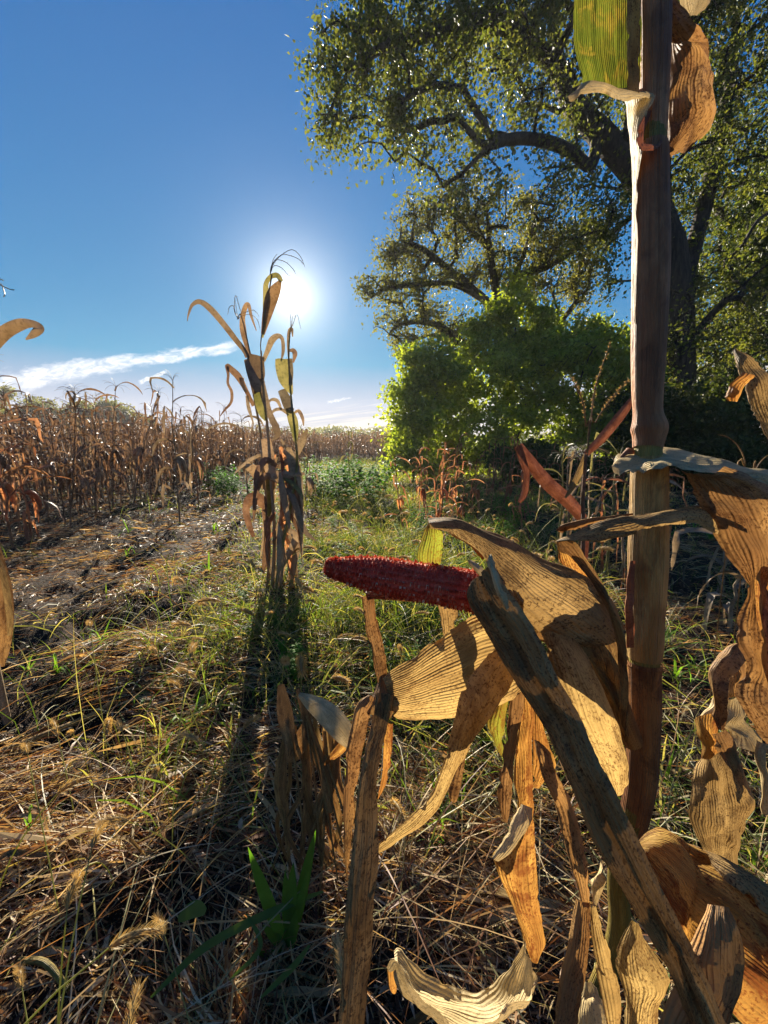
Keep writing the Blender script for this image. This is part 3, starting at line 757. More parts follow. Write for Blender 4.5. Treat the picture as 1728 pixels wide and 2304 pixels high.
sheet('leaf', M['pale'], [('Z5', 350, 1585, 420, 1590, .32, .315), (335, 1680, 470, 1690, .32, .31), (320, 1780, 500, 1770, .318, .305), (320, 1900, 520, 1900, .315, .30), (320, 2100, 520, 2100, .312, .30)], plant, nu=11, sub=6, bulge=.008, wr=.002, corr=.001)
# split red lip on the left of the tan sheath
sheet('leaf_sheath', M['red'], [('Z3', 525, 1000, 545, 1000, .335, .33), (512, 1180, 545, 1190, .335, .328), (503, 1300, 548, 1310, .335, .327), (505, 1400, 545, 1385, .335, .328), (515, 1540, 540, 1540, .338, .332)], plant, nu=5, sub=5)

# second near plant: its stalk stands just outside the right edge
p2 = at(1900, 1500, .52)
plant2 = empty('corn_plant', (p2.x, p2.y, 0))
tag(plant2, 'dead corn plant at the right edge, only its curled brown leaves in view', 'corn plant')
PO2 = np.array(plant2.location)
a = Acc()
tube(a, [[PO2[0], PO2[1], -.05], [PO2[0] - .01, PO2[1], .5], [PO2[0], PO2[1] + .01, 1.1], [PO2[0] + .02, PO2[1], 1.9]], [.016, .015, .014, .008], 12, 5)
obj('stalk', a.mesh('stalk', M['stalk_green'], PO2), plant2)
sheet('leaf', M['brown'], [('ZB', 985, 352, 1040, 385, .50, .50), (870, 420, 1070, 480, .50, .48), (800, 560, 1020, 580, .49, .47), (790, 650, 940, 640, .485, .47), (825, 760, 940, 760, .48, .465), (846, 880, 925, 880, .48, .465), (830, 980, 885, 990, .48, .47), (812, 1050, 870, 1060, .48, .47)],
      plant2, nu=15, sub=6, bulge=.016, wr=.003, corr=.001, label='brown blade arched like a hood')
sheet('leaf', M['pale'], [('ZB', 826, 785, 845, 830, .50, .49), (745, 920, 852, 905, .50, .485), (668, 985, 720, 985, .495, .49)], plant2, nu=7, sub=6, bulge=.004)
sheet('leaf', M['orange'], [('ZB', 658, 985, 842, 915, .495, .475), (668, 1080, 850, 1070, .49, .47), (715, 1190, 850, 1160, .488, .47), (733, 1310, 830, 1320, .486, .472)], plant2, nu=9, sub=6, bulge=.006, wr=.002)
sheet('leaf', M['husk'], [('ZB', 715, 1285, 960, 1180, .47, .45), (655, 1390, 1050, 1330, .47, .45), (630, 1550, 1120, 1550, .47, .45), (620, 1700, 1146, 1630, .47, .45), (638, 1820, 1100, 1800, .47, .455), (690, 1950, 1062, 1950, .475, .46), (738, 2040, 1040, 2060, .478, .465), (790, 2160, 1030, 2180, .48, .47)],
      plant2, nu=21, sub=7, bulge=.020, fold=.006, wr=.003, corr=.0016, ncor=4, label='vase shaped crumpled blade')
sheet('leaf', M['brown'], [('ZB', 822, 1095, 900, 1035, .455, .46), (850, 1200, 990, 1150, .452, .456), (910, 1310, 1035, 1290, .45, .455), (990, 1420, 1072, 1420, .45, .455), (1070, 1540, 1120, 1560, .452, .456), (1140, 1615, 1150, 1625, .455, .456)], plant2, nu=9, sub=6, bulge=.006, wr=.0015)
sheet('leaf', M['pale'], [('ZB', 900, 820, 1090, 700, .49, .50), (930, 900, 1095, 880, .485, .49), (905, 1010, 1060, 960, .48, .485), (985, 1100, 1180, 1090, .475, .48), (1000, 1200, 1180, 1190, .47, .48)], plant2, nu=11, sub=6, bulge=.012, wr=.005, label='bleached crumpled blade')
sheet('leaf', M['brown'], [('ZB', 900, 480, 1090, 500, .51, .50), (890, 640, 1090, 620, .505, .50), (900, 800, 1095, 740, .50, .495)], plant2, nu=11, sub=6, bulge=.010, wr=.004)
sheet('leaf', M['pale'], [('ZB', 1160, 1140, 1270, 1180, .46, .45), (1142, 1290, 1240, 1290, .46, .45), (1185, 1430, 1290, 1450, .46, .45), (1225, 1600, 1300, 1620, .46, .45), (1250, 1740, 1300, 1760, .46, .45)], plant2, nu=9, sub=6, bulge=.006, wr=.002)
sheet('leaf', M['husk'], [('ZC', 1352, 966, 1375, 962, .47, .47), (1378, 1080, 1500, 1000, .462, .455), (1420, 1200, 1600, 1100, .456, .448), (1462, 1310, 1680, 1200, .45, .44), (1510, 1450, 1720, 1350, .445, .435), (1565, 1560, 1760, 1500, .44, .43), (1665, 1750, 1800, 1700, .435, .425)],
      plant2, nu=13, sub=6, bulge=.004, wr=.0016, ragged=.002, label='ragged tan blade pointing up at the right edge')
sheet('leaf', M['orange'], [('ZC', 1505, 1170, 1495, 1235, .44, .44), (1430, 1158, 1450, 1240, .435, .44), (1350, 1230, 1412, 1285, .43, .435), (1297, 1340, 1410, 1340, .43, .43), (1318, 1405, 1390, 1412, .432, .432)], plant2, nu=9, sub=6, bulge=.008, wr=.002)


# ------------------------------------------------------------------ ground
def vnoise(x, y, seed=0):
    """value noise in numpy"""
    xi, yi = np.floor(x).astype(np.int64), np.floor(y).astype(np.int64)
    xf, yf = x - xi, y - yi
    xf = xf * xf * (3 - 2 * xf)
    yf = yf * yf * (3 - 2 * yf)

    def h(a, b):
        n = (a * 374761393 + b * 668265263 + seed * 974634777) & 0x7fffffff
        n = ((n ^ (n >> 13)) * 1274126177) & 0x7fffffff
        return ((n ^ (n >> 16)) & 0xffff) / 65535.0
    return (h(xi, yi) * (1 - xf) + h(xi + 1, yi) * xf) * (1 - yf) + (h(xi, yi + 1) * (1 - xf) + h(xi + 1, yi + 1) * xf) * yf


def terrain(x, y):
    x = np.asarray(x, float)
    y = np.asarray(y, float)
    d = np.hypot(x, y)
    z = 0.10 * (vnoise(x * .8, y * .8, 1) - .5) + 0.09 * (vnoise(x * 2.6, y * 2.2, 2) - .5) * np.clip(1.3 - d / 14, .2, 1)
    z += 0.075 * (vnoise(x * 6, y * 7, 3) - .5) + 0.05 * (vnoise(x * 15, y * 19, 4) - .5) + 0.02 * (vnoise(x * 40, y * 46, 6) - .5)
    z += np.clip(d - 25, 0, 400) * 0.006 * (vnoise(x * .02, y * .02, 5))
    return z - 0.02


def tz(x, y):
    return float(terrain(np.array([x]), np.array([y]))[0])


nr_, na_ = 250, 420
rr_ = 0.12 * (250 / 0.12) ** (np.linspace(0, 1, nr_) ** 1.0)
aa_ = np.radians(np.linspace(-180, 180, na_, endpoint=False))
fine = np.concatenate([np.linspace(-62, 62, 250), np.linspace(65, 295, 60)])
aa_ = np.radians(fine)
RR, AA = np.meshgrid(rr_, aa_, indexing='ij')
X, Y = RR * np.sin(AA), RR * np.cos(AA)
Z = terrain(X, Y)
V = np.stack([X, Y, Z], -1).reshape(-1, 3)
Q = grid_quads(nr_, len(fine), True)
m, t = new_mat('soil')
geo = t.new('ShaderNodeNewGeometry').outputs['Position']
n1 = t.noise(geo, 9.0, 6, 0.65)
n2 = t.noise(geo, 60.0, 4, 0.6)
n3 = t.noise(geo, 0.25, 3)
c = t.mix(t.ramp(n1, 0.3, 0.7), C4((0.014, 0.008, 0.0045)), C4((0.042, 0.025, 0.014)))
c = t.mix(t.ramp(n2, 0.55, 0.75), c, C4((0.10, 0.065, 0.036)))
dist = t.new('ShaderNodeVectorMath', {0: geo}, operation='LENGTH').outputs['Value']
c = t.mix(t.ramp(dist, 25, 90), c, t.mix(t.ramp(n3, .35, .65), C4((0.12, 0.09, 0.04)), C4((0.09, 0.10, 0.03))))
hh = t.math('ADD', n1, t.math('MULTIPLY', n2, 0.4))
bump = t.new('ShaderNodeBump', {'Height': hh, 'Strength': 1.0, 'Distance': 0.03}).outputs[0]
p = t.new('ShaderNodeBsdfPrincipled', {'Base Color': c, 'Roughness': 0.95, 'Specular IOR Level': 0.15, 'Normal': bump})
t.new('ShaderNodeOutputMaterial', {'Surface': p.outputs[0]})
ground = obj('ground', mesh_np('ground', V, Q, m))
tag(ground, kind='structure')


# ------------------------------------------------------------------ blades (straw, grass)
def blades(bx, by, bz, az, pitch0, bend, length, width, color, K=4, twist=None, tipcol=None, sag=0.0):
    """vectorised ribbons; returns V,Q,C. pitch0: start elevation, bend: total change of elevation, az: heading"""
    n = len(bx)
    t_ = np.linspace(0, 1, K + 1)
    el = pitch0[:, None] + bend[:, None] * t_[None]
    st = (length / K)[:, None]
    hx = np.cos(el) * st
    hz = np.sin(el) * st
    turn = az[:, None] + (rng.normal(0, .35, n))[:, None] * t_[None]
    px = bx[:, None] + np.concatenate([np.zeros((n, 1)), np.cumsum((hx * np.sin(turn))[:, :-1], 1)], 1)
    py = by[:, None] + np.concatenate([np.zeros((n, 1)), np.cumsum((hx * np.cos(turn))[:, :-1], 1)], 1)
    pz = bz[:, None] + np.concatenate([np.zeros((n, 1)), np.cumsum(hz[:, :-1], 1)], 1)
    w_ = width[:, None] * (np.sin(np.pi * np.clip(t_ * .80 + .18, 0, 1)) ** .7 + .05)[None] * 0.5
    rol = (rng.uniform(-1.2, 1.2, n) if twist is None else twist)[:, None] + rng.normal(0, .5, n)[:, None] * t_[None]
    sx, sy = np.cos(turn), -np.sin(turn)
    ox = sx * np.cos(rol) * w_
    oy = sy * np.cos(rol) * w_
    oz = np.sin(rol) * w_
    A = np.stack([px - ox, py - oy, pz - oz], -1)
    B = np.stack([px + ox, py + oy, pz + oz], -1)
    V = np.stack([A, B], 2).reshape(-1, 3)
    k = K + 1
    b = (np.arange(n) * k * 2)[:, None]
    i = (np.arange(K) * 2)[None]
    Q = np.stack([b + i, b + i + 1, b + i + 3, b + i + 2], -1).reshape(-1, 4)
    C = np.repeat(color[:, None, :], k * 2, 1)
    if tipcol is not None:
        f = (t_ ** 2)[None, :, None]
        f = np.repeat(f, 2, 1).reshape(1, -1, 1)[:, :k * 2]
        f = np.repeat((t_ ** 2), 2)[None, :, None]
        C = C * (1 - f) + tipcol[:, None, :] * f
    return V, Q, C.reshape(-1, 3)


def scatter(n, rmin, rmax, amin=-58, amax=58, power=1.0):
    u = rng.random(n)
    r = rmin * (rmax / rmin) ** (u ** power)
    a = np.radians(rng.uniform(amin, amax, n))
    return r * np.sin(a), r * np.cos(a), r


def palette(cols, wts, n, jit=.22):
    cols = np.array(cols)
    i = rng.choice(len(cols), n, p=np.array(wts) / sum(wts))
    return cols[i] * rng.uniform(1 - jit, 1 + jit, n)[:, None]


STRAW = [(0.60, 0.44, 0.20), (0.42, 0.235, 0.10), (0.20, 0.09, 0.04), (0.76, 0.64, 0.40), (0.07, 0.035, 0.018), (0.50, 0.45, 0.13)]
GRN = [(0.13, 0.19, 0.045), (0.22, 0.27, 0.08), (0.07, 0.11, 0.025), (0.34, 0.32, 0.14), (0.48, 0.40, 0.22)]
M['straw'] = mat_direct('straw', trans=0.36, rough=0.5, spec=0.25, tmul=(1.35, 1.05, .6))
M['grass'] = mat_direct('grass_blade', trans=0.5, rough=0.55, spec=0.25, tmul=(1.35, 1.45, .45))


def greenness(x, y):
    """where live grass grows: a strip in the middle, thin patches elsewhere"""
    g_ = np.exp(-((x - 0.35 - 0.08 * y) / (0.9 + .30 * y)) ** 2) * np.clip((y - 0.9) / 1.2, 0, 1)
    g_ = g_ + 0.9 * np.clip((y - 6) / 4, 0, 1) * np.exp(-((x - .6) / (2.0 + .1 * y)) ** 2)
    p_ = np.clip((vnoise(x * 1.1, y * 1.1, 11) - .52) * 4, 0, 1)
    g_ = g_ * np.clip((x + .9 + .28 * y) / (.5 + .1 * y), 0, 1)
    g_ = g_ * (1 - .8 * np.clip((x / y - .48) / .14, 0, 1) * np.clip((6 - y) / 2, 0, 1))
    p_ = p_ * np.clip((x + 1.6) / 1.5, .25, 1)
    return np.clip(g_ * (.55 + .8 * vnoise(x * 1.6, y * 1.6, 12)) + .38 * p_, 0, 1)


# lying straw, in combed swaths
n = 165000
x, y, r = scatter(n, 0.55, 16, power=0.92)
keep = (rng.random(n) < 1 - .55 * greenness(x, y)) & (rng.random(n) < np.clip(4.6 * vnoise(x * 5.2, y * 6.4, 21) * vnoise(x * 1.6, y * 1.9, 25) - .45 + .12 * np.clip(r - 2, 0, 3), .03, 1))
x, y, r = x[keep], y[keep], r[keep]
n = len(x)
az = 2.2 * np.pi * vnoise(x * .55, y * .55, 22) + rng.normal(0, .55, n) + .8
az = np.where(rng.random(n) < .25, rng.uniform(0, 6.28, n), az)
L = rng.gamma(2.2, .038, n).clip(.02, .36)
wd = np.maximum(rng.uniform(.0012, .0050, n), .0009 * r) * np.where(rng.random(n) < .07, 2.8, 1)
p0 = np.abs(rng.normal(.05, .22, n))
zz = terrain(x, y) + rng.uniform(-.004, .05, n) * (0.2 + 1.2 * vnoise(x * 4, y * 4, 23))
colr = palette(STRAW, [28, 26, 20, 18, 16, 4], n)
V1, Q1, C1 = blades(x, y, zz, az, p0, -p0 * 2.0 + rng.normal(0, .25, n), L, wd, colr, K=3)
litter = obj('straw_litter', mesh_np('straw_litter', V1, Q1, M['straw'], C1, smooth=False))
tag(litter, 'dead grass and straw matted over the dark soil', kind='stuff')

# short crumbs and chopped leaf bits
n = 42000
x, y, r = scatter(n, 0.55, 9)
az = rng.uniform(0, 6.28, n)
L = rng.uniform(.008, .04, n)
wd = np.maximum(rng.uniform(.002, .008, n), .0011 * r)
zz = terrain(x, y) + rng.uniform(0, .012, n)
p0 = rng.normal(0, .35, n)
V1, Q1, C1 = blades(x, y, zz, az, p0, rng.normal(0, .6, n), L, wd, palette([(0.26, 0.17, 0.09), (0.06, 0.035, 0.022), (0.14, 0.08, 0.04), (0.46, 0.38, 0.26)], [3, 6, 4, 1.5], n), K=2)
tag(obj('leaf_crumbs', mesh_np('leaf_crumbs', V1, Q1, M['straw'], C1, smooth=False)), 'crumbled dead leaf bits on the soil', kind='stuff')

# standing and arching grass
n = 210000
x, y, r = scatter(n, 0.7, 30, power=.80)
keep = rng.random(n) < greenness(x, y) * np.clip(.45 + r / 5, 0, 1) * np.clip(3.0 * vnoise(x * 4.5, y * 4.5, 33) * (.45 + vnoise(x * 1.1, y * 1.1, 34)) - .35, .02, 1)
x, y, r = x[keep], y[keep], r[keep]
# gather into tufts
x = x + 0.05 * (vnoise(x * 9, y * 9, 31) - .5) * 2
n = len(x)
az = rng.uniform(0, 6.28, n)
L = rng.gamma(5, .034, n).clip(.05, .45) * np.where(y > 6, 1.4, 1) * (.5 + 1.0 * vnoise(x * 2.3, y * 2.3, 32))
wd = np.maximum(rng.uniform(.0025, .007, n), .0010 * r)
p0 = rng.uniform(.6, 1.5, n)
colr = palette(GRN, [24, 24, 14, 20, 18], n)
V1, Q1, C1 = blades(x, y, terrain(x, y) - .005, az, p0, -rng.gamma(3, .45, n), L, wd, colr, K=4, tipcol=colr * np.array([1.15, 1.0, .9]))
tag(obj('grass', mesh_np('grass', V1, Q1, M['grass'], C1, smooth=False)), 'green grass growing between the corn rows', kind='stuff')

# fine arching dead stems over the foreground
n = 2000
x, y, r = scatter(n, 0.6, 6)
az = rng.normal(1.0, 1.0, n)
L = rng.uniform(.2, .6, n)
p0 = rng.uniform(.1, .9, n)
V1, Q1, C1 = blades(x, y, terrain(x, y), az, p0, -p0 - rng.uniform(0, .6, n), L, rng.uniform(.0012, .0035, n), palette(STRAW[:4] + [GRN[3]], [3, 3, 2, 2, 3], n), K=7)
tag(obj('dead_grass', mesh_np('dead_grass', V1, Q1, M['straw'], C1, smooth=False)), 'long fine dead grass stems arching over the litter', kind='stuff')

# ------------------------------------------------------------------ foxtail grass
def fox_mesh(seed, L=.055):
    rs = random.Random(seed)
    a, h = Acc(), Acc()
    hgt = rs.uniform(.26, .46)
    lean = rs.uniform(.3, .9)
    P = [Vector((0, 0, 0))]
    el, azz = 1.45, 0
    st = hgt / 6
    for i in range(6):
        el -= lean / 6
        P.append(P[-1] + Vector((math.cos(el) * st, 0, math.sin(el) * st)))
    tube(a, [list(p) for p in P], [.0013] * 6 + [.0009], 4, 1, (0.40, 0.38, 0.16))
    H_ = [P[-1]]
    for i in range(6):
        el -= .16
        H_.append(H_[-1] + Vector((math.cos(el), 0, math.sin(el))) * (L / 6))
    tube(h, [list(p) for p in H_], [.002, .0038, .0045, .0045, .004, .003, .0008], 6, 1, (0.40, 0.30, 0.12))
    for k in range(210):
        t_ = rs.random() * 5.9
        i = int(t_)
        b = H_[i].lerp(H_[i + 1], t_ - i)
        ax_ = (H_[i + 1] - H_[i]).normalized()
        sd = Vector((rs.gauss(0, 1), rs.gauss(0, 1), rs.gauss(0, 1)))
        sd = (sd - ax_ * sd.dot(ax_)).normalized()
        tip = b + sd * .0105 + ax_ * .009
        wv = ax_.cross(sd) * .00055
        b2 = b + sd * .003
        h.add([list(b2 - wv), list(b2 + wv), list(tip + wv * .3), list(tip - wv * .3)], [[0, 1, 2, 3]], None, (0.62, 0.48, 0.22))
    return a.mesh('stem', M['grass']), h.mesh('seed_head', M['straw']), H_[3]


foxes = [fox_mesh(s, .04 + .012 * (s % 4)) for s in range(5)]
fx_spots = []
FS = [(290, 1300), (345, 1440), (430, 1415), (420, 1500), (395, 1525), (590, 1300), (700, 1330), (760, 1280), (120, 1610), (155, 1620), (60, 1690), (270, 1640), (420, 1600), (80, 2060), (150, 1950),
      (210, 1830), (250, 1790), (300, 2080), (285, 2230), (305, 2290), (350, 1980), (760, 2080), (770, 2110), (895, 1800), (560, 1590), (520, 1520), (640, 1420), (470, 1360), (170, 1760), (350, 1730), (30, 2120), (180, 2020)]
for px_, py_ in FS:
    k_ = len(fx_spots)
    s_, rz_ = random.uniform(.75, 1.15) if py_ > 1550 else random.uniform(1.0, 1.4), random.choice([0.3, -0.2, 2.8, 3.3, 1.8, -1.2, 2.4])
    hp = foxes[k_ % 5][2] * s_
    g_ = gnd(px_, py_, hp.z)
    off_ = Matrix.Rotation(rz_, 3, 'Z') @ hp
    fx_spots.append((g_.x - off_.x, g_.y - off_.y, s_, rz_))
x, y, r = scatter(700, 1.3, 7.5, -40, 38)
gg = greenness(x, y)
for i in range(len(x)):
    if rng.random() < gg[i] and len(fx_spots) < 290:
        fx_spots.append((float(x[i]), float(y[i]), random.uniform(.9, 1.5), random.uniform(0, 6.28)))
for i, (fx, fy, s_, rz_) in enumerate(fx_spots):
    st_me, hd_me, _ = foxes[i % 5]
    o = obj('foxtail_grass', st_me)
    o.location = (fx, fy, tz(fx, fy) - .005)
    o.scale = (s_, s_, s_)
    o.rotation_euler = (0, 0, rz_)
    tag(o, 'bristly golden foxtail ' + where(o.location), 'foxtail grass', 'foxtail grass heads in the field')
    obj('seed_head', hd_me, o)


# ------------------------------------------------------------------ green weeds
def leafshape(acc, base, d, up, L, Wd, n=5, droop=.5, fold=.15, tint=(1, 1, 1), shape=1.0):
    """one blade-like or oval leaf as two strips with a midrib fold"""
    d = d.normalized()
    s = d.cross(up).normalized()
    u = s.cross(d).normalized()
    P = base.copy()
    rows = []
    el = 0.0
    for i in range(n + 1):
        t_ = i / n
        wv = Wd * .5 * (math.sin(math.pi * min(1, t_ ** (.8 * shape) * .96 + .04)) ** .8)
        dirn = (d * math.cos(el) - Vector((0, 0, 1)) * math.sin(el)).normalized()
        rows += [list(P - s * wv + u * fold * wv), list(P), list(P + s * wv + u * fold * wv)]
        P = P + dirn * (L / n)
        el += droop / n
    acc.add(rows, grid_quads(n + 1, 3), None, tint)


M['weed'] = mat_direct('weed_leaf', trans=0.5, rough=0.7, spec=0.12, tmul=(1.25, 1.6, .35))


def bushy_weed(seed, hgt=1.0, spread=.35, lsize=.09, nst=5):
    rs = random.Random(seed)
    st, lv = Acc(), Acc()
    for s in range(nst):
        a_ = rs.uniform(0, 6.28)
        top = Vector((math.cos(a_) * spread * rs.uniform(.2, 1), math.sin(a_) * spread * rs.uniform(.2, 1), hgt * rs.uniform(.65, 1)))
        P = [Vector((0, 0, 0)), top * .5 + Vector((rs.gauss(0, .03), rs.gauss(0, .03), .04)), top]
        tube(st, [list(p) for p in P], [.006, .004, .002], 5, 3, (0.16, 0.18, 0.05))
        for k in range(34):
            t_ = rs.uniform(.15, 1.02)
            b = P[0].lerp(P[1], t_ * 2) if t_ < .5 else P[1].lerp(P[2], (t_ - .5) * 2)
            a2 = rs.uniform(0, 6.28)
            d = Vector((math.cos(a2), math.sin(a2), rs.uniform(-.2, .6)))
            sz = lsize * rs.uniform(.5, 1.2)
            q = rs.uniform(.75, 1.25)
            leafshape(lv, b + d * .02, d, Vector((0, 0, 1)), sz, sz * .55, 3, rs.uniform(.3, 1.2), .2, (0.12 * q, 0.26 * q, 0.035 * q))
    return st.mesh('stem', M['grass']), lv.mesh('foliage', M['weed'])


wv = [bushy_weed(s, 1.0, .4, .135) for s in range(4)]


def put_weed(x_, y_, sc, label, group, cat='weed', k=None):
    sm, lm = wv[random.randrange(4) if k is None else k]
    o = obj('leafy_weed', sm)
    o.location = (x_, y_, tz(x_, y_) - .02)
    o.scale = (sc * random.uniform(.9, 1.2),) * 2 + (sc,)
    o.rotation_euler = (0, 0, random.uniform(0, 6.28))
    tag(o, label, cat, group)
    obj('foliage', lm, o)
    return o


for i in range(22):
    Yw = random.uniform(7.0, 10.5)
    put_weed((775 + random.uniform(-85, 85) - 864) / F * Yw, Yw, random.uniform(.55, .95), 'green leafy weed in the clump on the grass behind the tallest corn', 'leafy weeds in the middle clump')
for i in range(8):
    Yw = random.uniform(7.5, 9.5)
    put_weed((510 + random.uniform(-45, 45) - 864) / F * Yw, Yw, random.uniform(.5, .85), 'green leafy weed at the edge of the brown corn', 'leafy weeds at the corn edge')
for i in range(20):
    Yw = random.uniform(4.2, 7.0)
    put_weed((1040 + random.uniform(-150, 130) - 864) / F * Yw, Yw, random.uniform(.25, .48), 'low green leafy weed among the thin brown stalks', 'low weeds before the shrubs')


x, y, r = scatter(240, 1.7, 7.0, -22, 45)
nl_ = 0
for i in range(len(x)):
    if rng.random() < greenness(x[i:i + 1], y[i:i + 1])[0] and nl_ < 90:
        nl_ += 1
        put_weed(float(x[i]), float(y[i]), random.uniform(.10, .24), 'small leafy weed ' + where((x[i], y[i], 0)), 'small leafy weeds in the grass')


def tuft(seed, n=9, L=.22, wd=.012):
    rs = random.Random(seed)
    a = Acc()
    for k in range(n):
        a_ = rs.uniform(0, 6.28)
        el = rs.uniform(.5, 1.4)
        d = Vector((math.cos(a_) * math.cos(el), math.sin(a_) * math.cos(el), math.sin(el)))
        q = rs.uniform(.8, 1.3)
        leafshape(a, Vector((0, 0, 0)), d, Vector((0, 0, 1)), L * rs.uniform(.5, 1), wd * rs.uniform(.7, 1.3), 5, rs.uniform(.4, 1.6), .25, (0.17 * q, 0.30 * q, 0.045 * q), .7)
    return a.mesh('grass_tuft', M['grass'])


tufts = [tuft(s, 7 + s, .16 + .03 * s, .011) for s in range(4)]
TS = [(290, 1200), (60, 1500), (130, 1520), (285, 1245), (470, 1290), (330, 1140), (430, 1620), (480, 1190), (900, 1430), (860, 1560), (1480, 1470), (1520, 1520), (1495, 1760), (1570, 1500), (1030, 1830), (980, 1800), (1000, 1900),
      (1510, 1200), (1560, 1195), (1600, 1210), (700, 1620), (330, 1545), (70, 1880), (230, 1450), (370, 1690), (1060, 1750), (1440, 1790), (1700, 1980), (960, 1520), (830, 1330), (800, 1400), (890, 1500)]
for i, (px_, py_) in enumerate(TS):
    g_ = gnd(px_, py_)
    o = obj('grass_tuft', tufts[i % 4])
    o.location = (g_.x, g_.y, tz(g_.x, g_.y) - .01)
    o.rotation_euler = (0, 0, random.uniform(0, 6.28))
    s_ = random.uniform(.7, 1.2) * min(1.6, .55 + .3 * g_.y)
    o.scale = (s_, s_, s_)
    tag(o, 'small bright green grass tuft ' + where(o.location), 'grass tuft', 'green tufts sprouting in the litter')

# the narrow leaved green weed in the shade at the bottom
g_ = gnd(650, 2105)
rt = empty('narrow_leaved_weed', (g_.x, g_.y, tz(g_.x, g_.y) - .01))
tag(rt, 'green weed with upright narrow leaves in the dark shade at the bottom', 'weed')
dd_ = at(650, 2105, 1).length and (at(650, 2105, (g_ - Vector((0, 0, CAM_Z))).dot(Vector((0, CR, -SR)))) - Vector((0, 0, CAM_Z))).dot(Vector((0, CR, -SR)))
for (tx, ty), wd_ in (((562, 1912), .030), ((708, 1872), .026), ((660, 1945), .030), ((642, 1960), .022), ((588, 2085), .026), ((700, 1935), .016), ((668, 2050), .022), ((560, 2160), .02)):
    b = Vector((random.uniform(-.008, .008), 0, .005))
    tip = at(tx, ty, dd_ - random.uniform(0.0, .06)) - rt.location
    d = tip - b
    a = Acc()
    q = random.uniform(.9, 1.2)
    leafshape(a, b, d + Vector((0, 0, .02)), Vector((0, -.8, .4)), d.length * 1.03, wd_, 8, .18, .25, (0.11 * q, 0.20 * q, 0.04 * q), 1.25)
    obj('leaf', a.mesh('leaf', M['weed']), rt)

# broad green blades lying across the bottom edge
for i, (pts, lab) in enumerate([(((345, 2290), (470, 2190), (620, 2125), (730, 2095)), 'long green grass blade lying diagonally across the bottom shade'),
                                (((590, 2290), (660, 2240), (700, 2205)), 'short green grass blade beside the hanging weathered leaf'),
                                (((520, 2250), (590, 2190), (560, 2130)), 'bent green grass blade under the long diagonal one'),
                                (((405, 2110), (440, 2105), (470, 2125)), 'small bright green leaf caught by a spot of sun')]):
    Pw = [gnd(*p_) + Vector((0, 0, .05 + .02 * k)) for k, p_ in enumerate(pts)]
    D = crom([list(p_) for p_ in Pw], 6)
    a = Acc()
    wd_ = [.016, .011, .009, .030][i]
    rows = []
    for k in range(len(D)):
        T_ = Vector(D[min(k + 1, len(D) - 1)] - D[max(k - 1, 0)]).normalized()
        s_ = T_.cross(Vector((0, -.5, .8))).normalized()
        wv_ = wd_ * math.sin(math.pi * (k + .6) / (len(D) + .2)) ** .6 * .5
        rows += [list(Vector(D[k]) - s_ * wv_ + Vector((0, 0, .2 * wv_))), list(D[k]), list(Vector(D[k]) + s_ * wv_ + Vector((0, 0, .2 * wv_)))]
    a.add(rows, grid_quads(len(D), 3), None, (0.13, 0.21, 0.045))
    o = obj('long_grass', a.mesh('long_grass', M['grass'], list(Pw[0])))
    o.location = Pw[0]
    tag(o, lab, 'grass')


# ------------------------------------------------------------------ corn plants of the field
def ribbon(acc, P, wid, tint, roll0=0.0, fold=.3, uvw=1.0):
    """three-point wide ribbon along P"""
    P = np.asarray(P, float)
    n = len(P)
    T = np.gradient(P, axis=0)
    T /= np.linalg.norm(T, axis=1)[:, None] + 1e-9
    ref = np.array([0, 0, 1.0])
    S = np.cross(T, ref)
    bad = np.linalg.norm(S, axis=1) < .15
    S[bad] = S[np.argmax(~bad)] if (~bad).any() else np.array([1.0, 0, 0])
    S /= np.linalg.norm(S, axis=1)[:, None] + 1e-9
    for i in range(1, n):
        if (S[i] * S[i - 1]).sum() < 0: S[i] = -S[i]
    N = np.cross(S, T)
    ro = roll0 if np.ndim(roll0) else np.full(n, roll0)
    S2 = S * np.cos(ro)[:, None] + N * np.sin(ro)[:, None]
    N2 = np.cross(S2, T)
    w_ = np.asarray(wid)[:, None] * .5
    V = np.stack([P - S2 * w_ + N2 * w_ * fold, P, P + S2 * w_ + N2 * w_ * fold], 1)
    L = np.concatenate([[0], np.cumsum(np.linalg.norm(np.diff(P, axis=0), axis=1))])
    U = np.stack(np.broadcast_arrays(np.array([-.5, 0, .5])[None] * .05, L[:, None]), -1)
    acc.add(V, grid_quads(n, 3), U, tint)


